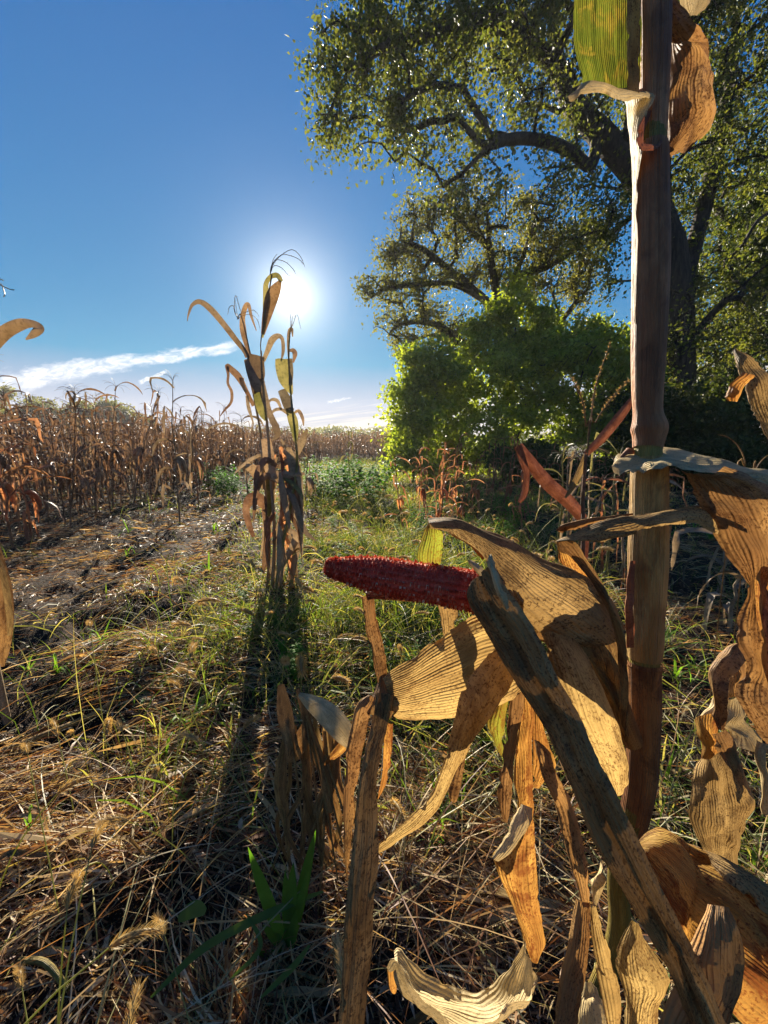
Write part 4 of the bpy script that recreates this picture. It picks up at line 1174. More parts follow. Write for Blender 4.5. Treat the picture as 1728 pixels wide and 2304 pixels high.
def corn_parts(seed, hgt, nleaf=9, ear=True, seg=9, dry=1.0, lw=.05, tassel=True):
    rs = random.Random(seed)
    P = [Vector((0, 0, -.03))]
    leanx, leany = rs.gauss(0, .05), rs.gauss(0, .05)
    for i in range(1, 8):
        z = hgt * i / 7 * .93
        P.append(Vector((leanx * z * i / 7 + rs.gauss(0, .008), leany * z * i / 7 + rs.gauss(0, .008), z)))
    a = Acc()
    tube(a, [list(p) for p in P], [.0125, .012, .011, .010, .0085, .007, .0055, .004], 6 if seg > 5 else 4, 1)
    parts = [('stalk', a)]

    def sp(z):
        f = max(0, min(6.999, z / (hgt * .93) * 7))
        return P[int(f)].lerp(P[int(f) + 1], f - int(f))
    azz = rs.uniform(0, 6.28)
    for k in range(nleaf):
        a = Acc()
        f = (k + .6) / nleaf
        z = hgt * (.12 + .80 * f)
        azz += math.pi + rs.gauss(0, .35)
        LL = rs.uniform(.35, .80) * (1 - .35 * abs(f - .5))
        el = rs.uniform(.7, 1.35)
        b = sp(z)
        pts = [b]
        kink = rs.choice([0.15, .3, .45, 9, 9]) if f < .75 else rs.choice([.4, .6, 9])
        tw = rs.uniform(-1, 1) * 2.2
        rate = rs.uniform(1.6, 3.4) * (1.0 if f < .7 else .75)
        hd = azz
        for i in range(seg):
            t_ = (i + 1) / seg
            if kink < 5 and t_ > kink:
                el = min(el, rs.uniform(-1.5, -1.05))
            el -= rate / seg
            el = max(el, -1.5 + rs.gauss(0, .15))
            hd += rs.gauss(0, .25)
            pts.append(pts[-1] + Vector((math.cos(hd) * math.cos(el), math.sin(hd) * math.cos(el), math.sin(el))) * (LL / seg))
        for p_ in pts:
            if p_.z < .01: p_.z = .01
        wid = [lw * (.35 + .65 * math.sin(math.pi * min(1, .25 + .75 * i / seg)) ** .7) * rs.uniform(.55, 1.0) for i in range(seg + 1)]
        wid[-1] = .003
        q = rs.uniform(.7, 1.25)
        ribbon(a, [list(p_) for p_ in pts], wid, (q, q, q), np.linspace(0, tw, seg + 1) + rs.uniform(-.4, .4), rs.uniform(.2, .9))
        parts.append(('leaf', a))
    if tassel:
        a = Acc()
        top = P[-1]
        for k in range(rs.randint(6, 9)):
            ca = rs.uniform(0, 6.28)
            el = rs.uniform(.5, 1.4)
            pts = [top]
            for i in range(5):
                el -= rs.uniform(.15, .45)
                pts.append(pts[-1] + Vector((math.cos(ca) * math.cos(el), math.sin(ca) * math.cos(el), math.sin(el))) * .045)
            tube(a, [list(p_) for p_ in pts], [.0022, .002, .002, .002, .002, .001], 3, 1, (.8, .8, .8))
        parts.append(('tassel', a))
    if ear:
        a = Acc()
        z = hgt * rs.uniform(.38, .5)
        b = sp(z)
        ca = rs.uniform(0, 6.28)
        dn = Vector((math.cos(ca), math.sin(ca), 0))
        P2 = [b, b + dn * .05 + Vector((0, 0, .02)), b + dn * .10 + Vector((0, 0, -.04)), b + dn * .12 + Vector((0, 0, -.14)), b + dn * .12 + Vector((0, 0, -.2))]
        tube(a, [list(p_) for p_ in P2], [.008, .022, .028, .022, .004], 7 if seg > 5 else 4, 2, (1.2, 1.15, 1.05))
        for k in range(4 if seg > 5 else 2):
            c2 = ca + rs.gauss(0, .7)
            d2 = Vector((math.cos(c2), math.sin(c2), 0))
            pts = [b + dn * .03, b + d2 * .07 + Vector((0, 0, -.03)), b + d2 * .10 + Vector((0, 0, -.13)), b + d2 * .09 + Vector((0, 0, -.24 - rs.random() * .1))]
            ribbon(a, [list(p_) for p_ in pts], [.03, .05, .04, .006], (1.3, 1.2, 1.05), rs.uniform(-1, 1), .5)
        parts.append(('ear', a))
    return parts


def mat_corn(name, A, B, trans=.4):
    m, t = new_mat(name)
    tint = t.new('ShaderNodeAttribute', attribute_name='tint').outputs['Color']
    geo = t.new('ShaderNodeNewGeometry').outputs['Position']
    n = t.noise(geo, 7.0, 3, .6)
    n2 = t.noise(geo, 60.0, 2)
    rnd = t.new('ShaderNodeObjectInfo').outputs['Random']
    c = t.mix(t.ramp(t.math('ADD', n, t.math('MULTIPLY', t.math('SUBTRACT', rnd, .5), .3)), .3, .7), C4(A), C4(B))
    c = t.mix(t.math('MULTIPLY', t.ramp(n2, .45, .75), .5), c, C4([v * .4 for v in A]))
    c = t.mix(1.0, c, tint, 'MULTIPLY')
    tcx = t.mix(1.0, c, (1.2, 1.02, .75, 1), 'MULTIPLY')
    leaf_shader(t, c, trans, .5, tcx, None, 0, .35)
    return m


M['corn'] = mat_corn('field_corn', (0.14, 0.08, 0.048), (0.32, 0.21, 0.13), .3)
M['corn_grey'] = mat_corn('corn_grey_brown', (0.20, 0.145, 0.09), (0.40, 0.31, 0.20), .22)
M['corn_yel'] = mat_corn('corn_yellow_green', (0.13, 0.135, 0.04), (0.28, 0.26, 0.10), .38)
M['corn_red'] = mat_corn('corn_reddish', (0.24, 0.10, 0.055), (0.42, 0.22, 0.11), .45)

protos = []
for s in range(8):
    pr = corn_parts(100 + s, 1.0 * random.uniform(1.75, 2.15), 12, True, 9, lw=.040)
    protos.append([(n_, a.mesh(n_, M['corn'])) for n_, a in pr])
joined = []
for s in range(6):
    pr = corn_parts(200 + s, random.uniform(1.75, 2.15), 12, True, 6, lw=.046)
    A_ = Acc()
    for n_, a in pr:
        for v, q, u, c_ in zip(a.V, a.Q, a.U, a.C):
            pass
        V_ = np.concatenate(a.V); Q_ = np.concatenate(a.Q); U_ = np.concatenate(a.U); C_ = np.concatenate(a.C)
        A_.add(V_, Q_, U_, C_)
    joined.append(A_)
jmesh = [A_.mesh('corn_plant', M['corn']) for A_ in joined]


def place_corn(proto, x_, y_, sc, rz, label, group=None, tilt=(0, 0), mat=None, name='corn_plant', cat='corn plant'):
    o = empty(name, (x_, y_, tz(x_, y_)), rz)
    o.rotation_euler = (tilt[0], tilt[1], rz)
    o.scale = (sc, sc, sc)
    tag(o, label, cat, group)
    for n_, me in proto:
        c_ = obj(n_, me, o)
        if mat is not None:
            c_.material_slots[0].link = 'OBJECT'
            c_.material_slots[0].material = mat
    return o


# rows run away from the camera; the field begins 4.4 m to the left
spots = []
for ri in range(60):
    X0 = -4.5 - .74 * ri
    Yc = 3.6 + .12 * ri
    while Yc < 60:
        spots.append((X0 + random.gauss(0, .08), Yc + random.gauss(0, .05)))
        Yc += random.uniform(.20, .42)
for ri in range(40):                                  # beyond 26 m the field widens to the right, as far as the trees
    Yc = 26 + ri * .75
    X0 = -4.0
    while X0 < 1.2 + (Yc - 26) * .03:
        spots.append((X0, Yc + random.gauss(0, .1)))
        X0 += random.uniform(.25, .45)
vis = []
for (sx_, sy_) in spots:
    d_ = math.hypot(sx_, sy_)
    if abs(math.degrees(math.atan2(sx_, sy_))) < 52:
        vis.append((d_, sx_, sy_))
vis.sort()
# rank by what shows: the front rows first
front = sorted(vis, key=lambda s: s[0] + 2.2 * max(0, (-4.5 - s[1])) * .9)
FIELD = 'dead corn plants standing in the field at the left'
chosen = front[:296]
rest = front[296:]
def fieldpos(a_, b_):
    x_ = pix((a_, b_, 1))[0]
    k_ = sum(x_ > v for v in (60, 150, 240, 330, 400, 480, 560))
    s_ = ['cut by the left edge', 'near the left edge', 'under the left part of the long cloud', 'under the middle of the long cloud', 'left of the tall lone plant', 'right of the tall lone plant', 'left of the central corn', 'behind the central corn'][k_]
    return s_ + (', near' if b_ < 8 else ', far' if b_ > 13 else '')


for i, (d_, sx_, sy_) in enumerate(chosen):
    sc = random.uniform(.78, 1.10)
    if i < 46:
        place_corn(protos[i % 8], sx_, sy_, sc, random.uniform(0, 6.28), 'dead corn plant, front rows, ' + fieldpos(sx_, sy_), FIELD, (random.gauss(0, .12), random.gauss(0, .12)))
    else:
        o = obj('corn_plant', jmesh[i % 6])
        o.location = (sx_, sy_, tz(sx_, sy_))
        o.rotation_euler = (random.gauss(0, .10), random.gauss(0, .10), random.uniform(0, 6.28))
        o.scale = (sc, sc, sc)
        tag(o, 'dead corn plant, inner rows, ' + fieldpos(sx_, sy_), 'corn plant', FIELD)

# the mass of the field behind: one object
lowp = []
for s in range(5):
    pr = corn_parts(300 + s, random.uniform(1.8, 2.1), 7, False, 4, lw=.075, tassel=(s == 0))
    V_, Q_, C_, n0 = [], [], [], 0
    for n_, a in pr:
        for v, q, c_ in zip(a.V, a.Q, a.C):
            V_.append(v); Q_.append(q + n0); C_.append(c_); n0 += len(v)
    # ribbons keep only their outer edges: far away the fold does not show
    lowp.append((np.concatenate(V_), np.concatenate(Q_), np.concatenate(C_)))
VV, QQ, CC, n0 = [], [], [], 0
random.shuffle(rest)
rest = sorted(rest, key=lambda s: s[0])
rest = [s for k, s in enumerate(rest) if k < 1500 or k % 2 == 0][:2700]
for i, (d_, sx_, sy_) in enumerate(rest):
    v, q, c_ = lowp[i % 5]
    a_ = random.uniform(0, 6.28)
    sc = random.uniform(.85, 1.15)
    ca, sa = math.cos(a_) * sc, math.sin(a_) * sc
    v2 = np.empty_like(v)
    v2[:, 0] = v[:, 0] * ca - v[:, 1] * sa + sx_ + v[:, 2] * random.gauss(0, .06)
    v2[:, 1] = v[:, 0] * sa + v[:, 1] * ca + sy_
    v2[:, 2] = v[:, 2] * sc + tz(sx_, sy_)
    VV.append(v2); QQ.append(q + n0); CC.append(c_ * random.uniform(.75, 1.2)); n0 += len(v)
if VV:
    tag(obj('corn_field', mesh_np('corn_field', np.concatenate(VV), np.concatenate(QQ), M['corn'], np.concatenate(CC))), 'dense dead corn filling the field into the distance', kind='stuff')

# single tall plants that stand out
def tallcorn(px_, pbase, ptop, label, seed, mat=None, ear=True, lw=.055, nleaf=9, Y=None, group=None, name='corn_plant', cat='corn plant', tilt=(0, 0), lean=0):
    g_ = gnd(px_, pbase) if Y is None else Vector(((px_ - 864) / F * Y, Y, 0))
    Yg = g_.y
    hgt = atY(px_, ptop, Yg).z - tz(g_.x, g_.y)
    pr = [(n_, a.mesh(n_, mat or M['corn'])) for n_, a in corn_parts(seed, hgt * .92, nleaf, ear, 10, lw=lw)]
    return place_corn(pr, g_.x, g_.y, 1, random.uniform(0, 6.28), label, group, tilt, None, name, cat)


tallcorn(405, 1180, 800, 'tall corn plant standing clear of the field against the long cloud', 401, M['corn_grey'])
tallcorn(448, 1150, 890, 'short brown corn plant just right of the tall one under the cloud', 402, M['corn'])
tallcorn(30, 1235, 900, 'reddish dead corn plant at the left edge, nearest of the field', 403, M['corn_red'])
tallcorn(75, 1225, 960, 'broken corn plant with a hanging ear beside the nearest field plant', 404, M['corn_red'])
tallcorn(120, 1130, 850, 'corn plant with curled top leaves in the front row, left third', 405, M['corn_grey'])
tallcorn(215, 1140, 830, 'corn plant in the front row rising over the cloud edge', 406, M['corn_grey'])
tallcorn(250, 1120, 850, 'corn plant with arched leaves right of the one over the cloud edge', 407, M['corn_grey'])
tallcorn(180, 1135, 845, 'front row corn plant with two crossing top leaves', 408, M['corn_grey'])
tallcorn(300, 1115, 900, 'thin corn plant at the end of the front row', 409, M['corn_grey'])
tallcorn(786, 1120, 940, 'yellowing corn plant sticking out of the green weeds', 410, M['corn_yel'], ear=False, nleaf=5)
tallcorn(560, 1150, 900, 'grey corn plant just left of the tall central group', 411, M['corn_grey'], nleaf=8)
tallcorn(690, 1140, 985, 'short grey corn plant right behind the tall central group', 412, M['corn_grey'], nleaf=8)

# thin reddish corn and sorghum in front of the shrubs
GR = 'thin dead stalks in front of the shrubs'
for i in range(34):
    px_ = random.uniform(905, 1430)
    Yg = random.uniform(4.4, 9.5)
    x_ = (px_ - 864) / F * Yg
    hg = random.uniform(.75, 1.35)
    pr = protos[i % 8]
    o = place_corn(pr, x_, Yg, hg / 1.95, random.uniform(0, 6.28), 'short reddish dead corn ' + where((x_, Yg, 0)), GR, (random.gauss(0, .1), random.gauss(0, .1)), M['corn_red'])


# ------------------------------------------------------------------ the tall group of corn in the centre
CG = at(610, 1300, 1).y
gy = gnd(608, 1330)
YC = gy.y


def cpt(x, y, dy=0.0):
    return atY(x, y, YC + dy)


def z6(x, y, dy=0.0):
    sx_, sy_ = fr('Z6', x, y)
    return cpt(sx_, sy_, dy)


def cribbon(name, mat, pts, parent, roll=0.0, fold=.25, tint=(1, 1, 1), frame='Z6'):
    """pts: (x, y, width_px_zoomed, depth offset) of the middle line in the zoom frame; the flat side faces the lens unless rolled"""
    K = []
    sc = FR[frame][2]
    for x, y, wd, dy in pts:
        sx_, sy_ = fr(frame, x, y)
        p_ = cpt(sx_, sy_, dy)
        K.append([p_.x, p_.y, p_.z, wd / sc / F * (YC + dy)])
    D = crom(K, 5)
    P = D[:, :3]
    wid = np.abs(D[:, 3])
    n = len(P)
    T = np.gradient(P, axis=0)
    T /= np.linalg.norm(T, axis=1)[:, None] + 1e-9
    vd = P - np.array([0, 0, CAM_Z])
    vd /= np.linalg.norm(vd, axis=1)[:, None]
    S = np.cross(T, vd)
    S /= np.linalg.norm(S, axis=1)[:, None] + 1e-9
    N = np.cross(S, T)
    ro = np.linspace(0, roll, n)
    S2 = S * np.cos(ro)[:, None] + N * np.sin(ro)[:, None]
    N2 = np.cross(S2, T)
    s = np.array([-1, -.5, 0, .5, 1])
    off = fold * (np.abs(s))[None] + .12 * np.sin(np.arange(n)[:, None] * 1.3 + s[None] * 4)
    V = P[:, None] + S2[:, None] * (s[None, :, None] * wid[:, None, None] * .5) + N2[:, None] * (off * wid[:, None] * .5)[..., None]
    L = np.concatenate([[0], np.cumsum(np.linalg.norm(np.diff(P, axis=0), axis=1))])
    U = np.stack(np.broadcast_arrays(s[None] * .02, L[:, None]), -1)
    root = parent
    while root.parent is not None: root = root.parent
    V = V - np.array(root.location)
    me = mesh_np(name, V.reshape(-1, 3), grid_quads(n, 5), mat, np.ones((n * 5, 3)) * np.array(tint), U.reshape(-1, 2))
    return obj(name, me, parent)


def cstalk(name, mat, pts, parent, r0=.012, r1=.004, dy=0.0, frame='Z6'):
    P = [list(cpt(*fr(frame, x, y), dy)) for x, y in pts]
    root = parent
    while root.parent is not None: root = root.parent
    a = Acc()
    tube(a, P, np.linspace(r1, r0, len(P)), 8, 4)
    return obj(name, a.mesh(name, mat, np.array(root.location)), parent)


def tassel(parent, origin, branches, mat, dy=0.0, frame='Z6', r=.0022):
    a = Acc()
    for b in branches:
        P = [list(cpt(*fr(frame, x, y), dy)) for x, y in [origin] + b]
        tube(a, P, [r] * (len(P) - 1) + [r * .5], 3, 3)
        D = crom(P, 5)
        for k in range(2, len(D)):          # spikelets
            for _ in range(2):
                v = Vector(D[k]); e_ = Vector((random.gauss(0, .004), random.gauss(0, .004), random.gauss(-.003, .003)))
                a.add([list(v), list(v + e_ * .6 + Vector((0, 0, .001))), list(v + e_ * 1.4), list(v + e_ * .6 - Vector((0, 0, .001)))], [[0, 1, 2, 3]])
    root = parent
    while root.parent is not None: root = root.parent
    return obj('tassel', a.mesh('tassel', mat, np.array(root.location)), parent)


G1, G2, GY, GRD = M['corn_grey'], M['corn'], M['corn_yel'], M['corn_red']


def groot(px_, dy, label):
    x_ = (px_ - 864) / F * (YC + dy)
    o = empty('corn_plant', (x_, YC + dy, tz(x_, YC + dy)))
    tag(o, label, 'corn plant')
    return o


# A: the tallest, its tassel beside the sun
A1 = groot(606, 0, 'tallest corn plant, its drooping tassel touching the sun')
cstalk('stalk', G1, [(480, 640), (484, 560), (545, 200), ], A1, .005, .003)
cstalk('stalk', G1, [(482, 640), (488, 780), (500, 900), (525, 1150), (540, 1400), (560, 1700), (545, 2050)], A1, .014, .006)
tassel(A1, (533, 205), [[(548, 150), (590, 95), (660, 55), (710, 95), (735, 155)], [(545, 140), (600, 85), (650, 90), (700, 110), (728, 140)], [(560, 120), (620, 125), (665, 165), (682, 195)], [(555, 150), (600, 160), (640, 205)], [(550, 120), (575, 80)]], G1)
cribbon('leaf', GY, [(490, 565, 10, 0), (505, 450, 26, 0), (515, 340, 40, 0), (510, 260, 26, 0), (535, 215, 22, 0), (575, 205, 26, -.02), (600, 240, 22, -.04)], A1)
cribbon('leaf', G1, [(492, 545, 20, .01), (520, 420, 52, 0), (545, 330, 66, -.01), (570, 280, 50, -.02), (595, 235, 14, -.03)], A1, tint=(1.3, 1.1, .9))
cribbon('leaf', G1, [(495, 700, 20, 0), (520, 640, 26, -.02), (545, 580, 34, -.04), (580, 555, 26, -.05), (605, 575, 20, -.06), (610, 640, 18, -.06), (598, 700, 6, -.06)], A1)
cribbon('leaf', G1, [(402, 680, 22, 0), (385, 640, 26, 0), (330, 570, 30, -.03), (260, 480, 32, -.06), (190, 400, 34, -.09), (130, 358, 26, -.11), (85, 375, 16, -.13), (62, 430, 9, -.14), (55, 470, 3, -.14)], A1, tint=(.9, .85, .8))
cribbon('leaf', G1, [(455, 665, 85, -.02), (450, 720, 95, -.02), (455, 780, 90, -.03), (450, 840, 60, -.03), (440, 890, 16, -.03)], A1, tint=(.8, .75, .7))
cribbon('leaf', G1, [(395, 690, 24, -.03), (420, 760, 44, -.04), (450, 830, 56, -.05), (470, 880, 30, -.05)], A1, tint=(.8, .75, .7))
cribbon('leaf', GY, [(460, 860, 36, -.02), (470, 930, 50, -.03), (490, 1000, 44, -.03), (510, 1045, 14, -.03)], A1)
cribbon('leaf', G1, [(480, 800, 34, -.01), (500, 900, 40, -.02), (530, 1000, 34, -.03), (570, 1090, 40, -.05), (575, 1130, 30, -.05), (545, 1160, 8, -.06)], A1)
cribbon('leaf', G1, [(505, 1150, 60, -.01), (520, 1240, 72, -.02), (535, 1330, 60, -.03), (560, 1380, 50, -.03)], A1, tint=(1.3, 1.2, 1.15))
cribbon('leaf', G1, [(560, 1400, 60, -.05), (590, 1360, 60, -.05), (660, 1360, 30, -.08), (735, 1352, 14, -.12)], A1, tint=(1.2, 1.15, 1.1))

# B: left companion
B1 = groot(600, .10, 'corn plant left of the tallest, with a twisted leaf hanging against the sky')
cstalk('stalk', G1, [(345, 460), (368, 440), (420, 670), (405, 700), (440, 900), (480, 1120), (492, 1250), (505, 1400), (530, 1700), (520, 2060)], B1, .013, .003, .10)
tassel(B1, (350, 458), [[(330, 420), (320, 380), (298, 390), (290, 430)], [(328, 400), (335, 320), (360, 400), (372, 430)], [(360, 430), (400, 415), (440, 405), (470, 440)], [(370, 440), (420, 430), (460, 460), (476, 515)], [(345, 440), (330, 330)]], G1, .1)
cribbon('leaf', G1, [(420, 670, 16, .1), (395, 600, 24, .1), (378, 520, 34, .1), (375, 450, 26, .1), (392, 385, 24, .09), (410, 375, 18, .08), (425, 440, 14, .07), (455, 525, 4, .06)], B1, tint=(1.1, .95, .85))
cribbon('leaf', G2, [(440, 960, 22, .1), (410, 900, 22, .08), (385, 850, 26, .06), (350, 790, 38, .04), (310, 750, 34, .02), (285, 728, 22, 0), (292, 780, 14, 0), (290, 830, 14, 0), (312, 880, 16, 0), (308, 940, 14, 0), (270, 985, 10, 0), (245, 1020, 3, 0)], B1)
cribbon('leaf', G1, [(370, 795, 26, .05), (372, 830, 22, .05), (395, 880, 16, .06)], B1)
cribbon('leaf', G1, [(400, 900, 16, .08), (410, 970, 20, .06), (428, 1030, 12, .05), (435, 1070, 6, .05), (410, 1130, 4, .05)], B1)
cribbon('leaf', G1, [(560, 1440, 60, .02), (500, 1400, 80, 0), (440, 1330, 60, -.03), (390, 1310, 30, -.06)], B1, tint=(1.2, 1.1, 1.0))
cribbon('leaf', G2, [(530, 1560, 50, .02), (470, 1500, 70, 0), (420, 1500, 60, -.02), (395, 1560, 40, -.04), (410, 1640, 36, -.05), (440, 1720, 20, -.05)], B1, tint=(1, .9, .85))
cribbon('leaf', GY, [(520, 1340, 30, 0), (530, 1420, 40, 0), (535, 1500, 36, 0), (525, 1600, 16, 0)], B1, tint=(1.4, 1.1, .7))
cribbon('leaf', G2, [(500, 1560, 30, 0), (520, 1700, 40, 0), (505, 1850, 34, 0), (495, 1930, 14, 0)], B1)
cribbon('leaf', G1, [(500, 1240, 16, .1), (440, 1260, 20, .05), (370, 1310, 16, 0), (330, 1350, 5, -.03)], B1)

# C: right companion, still partly green
C1_ = groot(632, -.08, 'corn plant right of the tallest, its upper leaves still yellow green')
cstalk('stalk', GY, [(650, 520), (642, 680), (655, 900), (680, 1130), (690, 1300), (660, 1500), (600, 1800), (560, 2080)], C1_, .013, .004, -.08)
cribbon('leaf', GY, [(600, 685, 66, -.08), (605, 740, 74, -.09), (625, 810, 74, -.10), (650, 870, 34, -.1), (660, 895, 8, -.1)], C1_)
cribbon('leaf', G1, [(648, 685, 26, -.1), (655, 760, 26, -.1), (652, 840, 20, -.1)], C1_, tint=(.7, .75, .7))
cribbon('leaf', G1, [(600, 865, 44, -.09), (625, 920, 56, -.1), (645, 975, 50, -.1), (668, 990, 26, -.1)], C1_, tint=(.7, .75, .75))
cribbon('leaf', GY, [(640, 970, 34, -.1), (665, 1040, 54, -.1), (678, 1110, 40, -.1), (680, 1165, 20, -.1)], C1_)
cribbon('leaf', G1, [(642, 680, 10, -.08), (640, 600, 16, -.08), (645, 530, 18, -.08), (660, 515, 16, -.09), (665, 560, 6, -.1)], C1_, tint=(.9, .85, .8))
cribbon('leaf', G2, [(645, 640, 10, -.08), (665, 640, 26, -.1), (678, 660, 26, -.12), (668, 710, 8, -.12)], C1_)
tassel(C1_, (652, 520), [[(655, 470), (652, 425)], [(670, 480), (690, 430), (712, 515)], [(660, 490), (665, 440)]], G1, -.08)
cribbon('leaf', G1, [(640, 1010, 14, -.08), (600, 980, 18, -.1), (560, 985, 16, -.12), (540, 1010, 6, -.13)], C1_)
cribbon('leaf', G1, [(600, 980, 10, -.08), (575, 930, 20, -.1), (540, 925, 14, -.12), (522, 950, 5, -.13)], C1_)
cribbon('leaf', G1, [(675, 1000, 10, -.08), (700, 990, 20, -.1), (722, 1030, 18, -.12), (728, 1075, 6, -.13)], C1_, tint=(1.2, 1.1, 1))
cribbon('leaf', G1, [(690, 1240, 30, -.08), (712, 1180, 44, -.1), (735, 1130, 30, -.12), (750, 1095, 8, -.13)], C1_)
cribbon('leaf', G1, [(640, 1200, 30, -.05), (660, 1280, 50, -.07), (680, 1350, 40, -.08), (700, 1390, 10, -.09)], C1_, tint=(1.2, 1.15, 1.05))
cribbon('leaf', GY, [(600, 1380, 16, -.05), (650, 1400, 26, -.1), (700, 1450, 24, -.13), (740, 1520, 8, -.15)], C1_)
cribbon('leaf', G1, [(580, 1420, 20, -.04), (660, 1480, 36, -.1), (700, 1600, 36, -.12), (740, 1690, 30, -.13), (800, 1740, 8, -.15)], C1_)
# hanging sheaves of dead leaves round the stalks
random.seed(77)
for root_, n_ in ((A1, 14), (B1, 12), (C1_, 12)):
    for k in range(n_):
        x0 = random.uniform(505, 690)
        y0 = random.uniform(1150, 1820)
        ln = random.uniform(200, 400)
        sx_ = random.gauss(0, 42)
        dy_ = random.uniform(-.10, .12)
        wmx = random.uniform(18, 46)
        cribbon('leaf', random.choice([G1, G1, G2, M['corn_grey'], GRD]), [(585 + (x0 - 585) * .3, y0, wmx * .4, dy_), (x0, y0 + ln * .25, wmx, dy_ - .02), (x0 + sx_ * .5, y0 + ln * .6, wmx * .9, dy_ - .03), (x0 + sx_ * 1.2, y0 + ln, 6, dy_ - .03)], root_,
                roll=random.gauss(0, 1.3), fold=random.uniform(.3, .9), tint=[random.uniform(.8, 1.4)] * 3)
    for k in range(3):
        side = random.choice([-1, 1])
        x0, y0 = 580, random.uniform(1250, 1650)
        cribbon('leaf', random.choice([G1, G2]), [(x0, y0, 20, 0), (x0 + side * 70, y0 - 40, 40, -.05), (x0 + side * 120, y0 + 30, 36, -.08), (x0 + side * 135, y0 + 150, 24, -.09), (x0 + side * 140, y0 + 230, 5, -.1)], root_, roll=random.gauss(0, .8))

# leaf of a plant outside the left edge, reaching into the sky
L1 = empty('corn_plant', (-1.55, 1.45, tz(-1.55, 1.45)))
tag(L1, 'corn plant outside the left edge, one curled leaf tip reaching into the sky', 'corn plant')


def dpt(x, y, d):
    return list(at(x, y, d))


def edge_ribbon(name, mat, pts, parent, tint=(1, 1, 1), fold=.3):
    K = [dpt(x, y, d) + [wd / F * d] for x, y, wd, d in pts]
    D = crom(K, 6)
    P, wid = D[:, :3], np.abs(D[:, 3])
    n = len(P)
    T = np.gradient(P, axis=0); T /= np.linalg.norm(T, axis=1)[:, None]
    vd = P - np.array([0, 0, CAM_Z]); vd /= np.linalg.norm(vd, axis=1)[:, None]
    S = np.cross(T, vd); S /= np.linalg.norm(S, axis=1)[:, None]
    N = np.cross(S, T)
    s = np.array([-1, -.5, 0, .5, 1])
    V = P[:, None] + S[:, None] * (s[None, :, None] * wid[:, None, None] * .5) + N[:, None] * (fold * np.abs(s)[None] * wid[:, None] * .5)[..., None]
    L = np.concatenate([[0], np.cumsum(np.linalg.norm(np.diff(P, axis=0), axis=1))])
    U = np.stack(np.broadcast_arrays(s[None] * .02, L[:, None]), -1)
    root = parent
    while root.parent is not None: root = root.parent
    me = mesh_np(name, (V - np.array(root.location)).reshape(-1, 3), grid_quads(n, 5), mat, np.ones((n * 5, 3)) * np.array(tint), U.reshape(-1, 2))
    return obj(name, me, parent)


a = Acc()
lp = np.array(L1.location)
tube(a, [[lp[0], lp[1], -.05], [lp[0] - .02, lp[1], .8], [lp[0], lp[1] + .02, 1.6], [lp[0] + .02, lp[1], 2.0]], [.014, .012, .009, .004], 8, 4)
obj('stalk', a.mesh('stalk', M['corn_grey'], lp), L1)
edge_ribbon('leaf', M['corn_grey'], [(-100, 900, 20, 1.42), (-60, 830, 26, 1.38), (0, 758, 26, 1.35), (40, 732, 24, 1.32), (70, 728, 16, 1.30), (88, 738, 18, 1.28), (76, 752, 14, 1.27), (58, 764, 3, 1.26)], L1, (.9, .8, .7))
a = Acc()
for pts in ([(-60, 660), (-10, 640), (20, 650), (32, 652)], [(-60, 660), (-5, 635), (10, 660), (8, 668)], [(-60, 660), (-5, 630), (8, 631)]):
    tube(a, [dpt(x, y, 1.4) for x, y in pts], [.002] * len(pts), 3, 3)
obj('tassel', a.mesh('tassel', M['corn_grey'], lp), L1)
# blade at the left edge lower down
edge_ribbon('leaf', M['brown'], [(-30, 1180, 20, 1.3), (-8, 1260, 26, 1.25), (8, 1330, 30, 1.22), (12, 1400, 28, 1.2), (8, 1460, 22, 1.2), (6, 1500, 6, 1.2)], L1)
edge_ribbon('leaf', M['husk'], [(-20, 1230, 8, 1.24), (6, 1290, 12, 1.2), (20, 1370, 12, 1.18), (22, 1430, 8, 1.18)], L1)

# ------------------------------------------------------------------ broken reddish stalk and tall seed heads left of the big stalk
DB = 1.75


def thing_empty(name, x, y, d, label, cat, group=None):
    p_ = at(x, y, d)
    o = empty(name, (p_.x, p_.y, tz(p_.x, p_.y)))
    return tag(o, label, cat, group)


bl = thing_empty('broken_corn_stalk', 1300, 1180, DB, 'reddish corn stalk snapped over into a sharp bend left of the big stalk', 'corn stalk')
edge_ribbon('leaf', M['red'], [(1166, 1003, 20, DB), (1185, 1030, 26, DB), (1230, 1085, 30, DB), (1280, 1130, 30, DB), (1313, 1170, 22, DB)], bl, fold=.8)
edge_ribbon('leaf', M['red'], [(1166, 1003, 16, DB), (1174, 1030, 16, DB), (1184, 1065, 14, DB), (1180, 1110, 14, DB), (1168, 1130, 8, DB)], bl, fold=.6)
a = Acc()
blp = np.array(bl.location)
tube(a, [[blp[0], blp[1], 0], dpt(1318, 1250, DB), dpt(1316, 1172, DB)], [.012, .010, .008], 8, 3)
obj('stalk', a.mesh('stalk', M['corn_red'], blp), bl)
bl = thing_empty('broken_corn_stalk', 1312, 1130, 1.5, 'long dark red stalk leaning up to the right behind the big stalk', 'corn stalk')
edge_ribbon('leaf', M['red'], [(1430, 888, 12, 1.5), (1400, 930, 20, 1.5), (1355, 985, 20, 1.5), (1318, 1022, 12, 1.5)], bl, fold=.9)
edge_ribbon('leaf', M['husk'], [(1318, 1022, 10, 1.5), (1305, 1060, 14, 1.5), (1285, 1100, 10, 1.5), (1272, 1120, 4, 1.5)], bl, fold=.5)
a = Acc()
blp = np.array(bl.location)
tube(a, [[blp[0], blp[1], 0], dpt(1308, 1300, 1.5), dpt(1312, 1130, 1.5), dpt(1318, 1020, 1.5)], [.009, .008, .007, .006], 8, 3)
